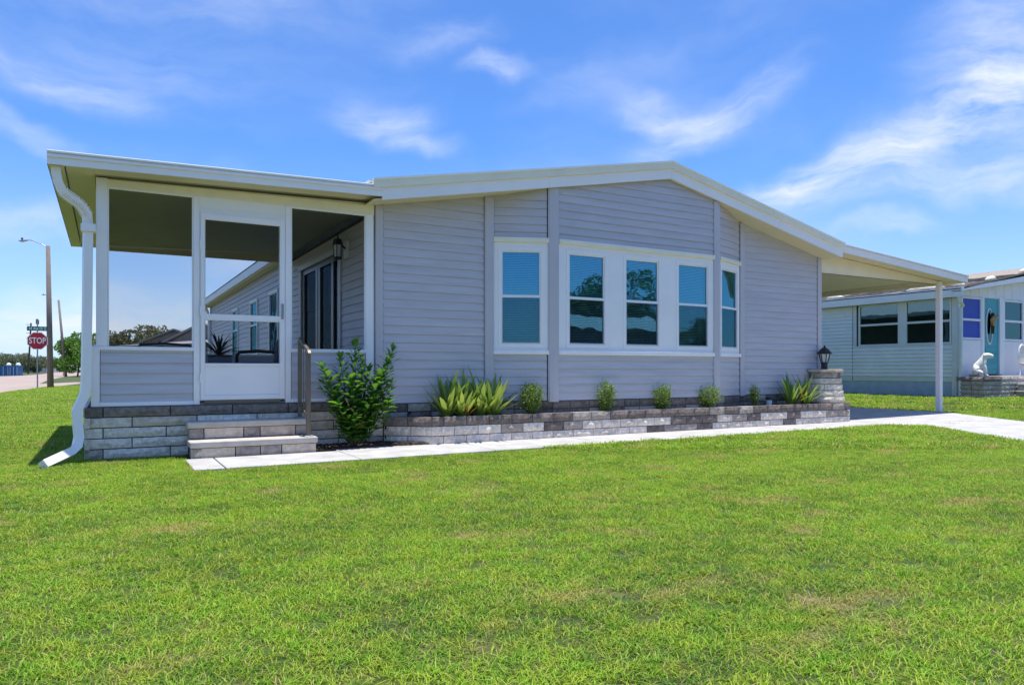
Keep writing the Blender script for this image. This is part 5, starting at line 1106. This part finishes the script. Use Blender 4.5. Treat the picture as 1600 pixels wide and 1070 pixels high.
EXC = [[(.70, 7.25), (11.45, 7.47), (11.45, 9), (.70, 9)], [(-.22, 8.70), (11.8, 8.70), (11.8, 25.6), (-.22, 25.6)], [(2, 8.1), (11.75, 8.1), (11.75, 8.8), (2, 8.8)], [(.74, 8.1), (2.1, 8.1), (2.1, 8.8), (.74, 8.8)],
       [(19.5, 10.05), (29, 10.05), (29, 23), (19.5, 23)], [(19.4, 10.05), (20.8, 10.05), (20.8, 10.8), (19.4, 10.8)], [(20.9, 9.45), (25, 9.45), (25, 10.1), (20.9, 10.1)], [(20.95, 8.7), (25, 8.7), (25, 9.49), (20.95, 9.49)], ROAD] + DR
def scatter(d0, d1, dens, sc0, kinds):
    out = []
    area = (d1 * .80 + 3) * 2 * (d1 - d0); n = int(area * dens); d = rng.uniform(d0, d1, n); lat = rng.uniform(-1, 1, n) * (d1 * .80 + 3); ok = np.abs(lat) < d * .78 + 1.5; d, lat = d[ok], lat[ok]
    x = d * SN + lat * CS; y = d * CS - lat * SN; bad = np.zeros(len(x), bool)
    for p in EXC: bad |= inpoly(x, y, p)
    x, y = x[~bad], y[~bad]; return x, y, rng.uniform(.75, 1.25, len(x)) * sc0, rng.choice(kinds, len(x))
parts = [scatter(1.3, 4.5, 340, 1.0, range(5)), scatter(4.5, 8.5, 280, 1.12, range(5)), scatter(8.5, 15, 150, 1.25, (5, 6, 7)), scatter(15, 40, 30, 1.9, (5, 6, 7))]
GX, GY, GS, GK = [np.concatenate(c) for c in zip(*parts)]
GZ = np.array([hgt(a, b_) for a, b_ in zip(GX, GY)]) - .004
gm = bpy.data.meshes.new('grass'); gm.from_pydata(np.stack([GX, GY, GZ], 1).tolist(), [], [])
for nm, arr, ty in (('scl', GS, 'FLOAT'), ('rot', rng.uniform(0, 6.28, len(GX)), 'FLOAT'), ('kid', GK, 'INT')):
    a = gm.attributes.new(nm, ty, 'POINT'); a.data.foreach_set('value', arr.astype(np.int32 if ty == 'INT' else np.float32))
lawn = link('lawn_grass', gm, None, kind='stuff', label='short bright green lawn grass with tan dry patches', category='grass')
ng = bpy.data.node_groups.new('lawn_scatter', 'GeometryNodeTree'); ng.interface.new_socket('Geometry', in_out='INPUT', socket_type='NodeSocketGeometry'); ng.interface.new_socket('Geometry', in_out='OUTPUT', socket_type='NodeSocketGeometry')
gi = ng.nodes.new('NodeGroupInput'); go = ng.nodes.new('NodeGroupOutput'); iop = ng.nodes.new('GeometryNodeInstanceOnPoints'); g2i = ng.nodes.new('GeometryNodeGeometryToInstance')
for ob in reversed(clumps):
    oi = ng.nodes.new('GeometryNodeObjectInfo'); oi.inputs['Object'].default_value = ob; oi.inputs['As Instance'].default_value = True; ng.links.new(oi.outputs['Geometry'], g2i.inputs[0])
def natt(nm, ty):
    n = ng.nodes.new('GeometryNodeInputNamedAttribute'); n.data_type = ty; n.inputs[0].default_value = nm; return n.outputs[0]
cb = ng.nodes.new('ShaderNodeCombineXYZ'); ng.links.new(natt('rot', 'FLOAT'), cb.inputs[2]); cs_ = ng.nodes.new('ShaderNodeCombineXYZ'); sA = natt('scl', 'FLOAT'); ng.links.new(sA, cs_.inputs[0]); ng.links.new(sA, cs_.inputs[1])
mzz = ng.nodes.new('ShaderNodeMath'); mzz.operation = 'POWER'; mzz.inputs[1].default_value = .6; ng.links.new(sA, mzz.inputs[0]); ng.links.new(mzz.outputs[0], cs_.inputs[2])
e2r = ng.nodes.new('FunctionNodeEulerToRotation'); ng.links.new(cb.outputs[0], e2r.inputs[0])
# join the clump objects into one instance list through an index switch
isw = ng.nodes.new('GeometryNodeJoinGeometry')
ng.nodes.remove(g2i)
for ob_n in [n for n in ng.nodes if n.bl_idname == 'GeometryNodeObjectInfo']: ng.links.new(ob_n.outputs['Geometry'], isw.inputs[0])
ng.links.new(gi.outputs[0], iop.inputs['Points']); ng.links.new(isw.outputs[0], iop.inputs['Instance']); iop.inputs['Pick Instance'].default_value = True; ng.links.new(natt('kid', 'INT'), iop.inputs['Instance Index'])
ng.links.new(e2r.outputs[0], iop.inputs['Rotation']); ng.links.new(cs_.outputs[0], iop.inputs['Scale']); ng.links.new(iop.outputs[0], go.inputs[0])
md = lawn.modifiers.new('scatter', 'NODES'); md.node_group = ng
print('grass clumps', len(GX), 'objects', len(bpy.data.objects))
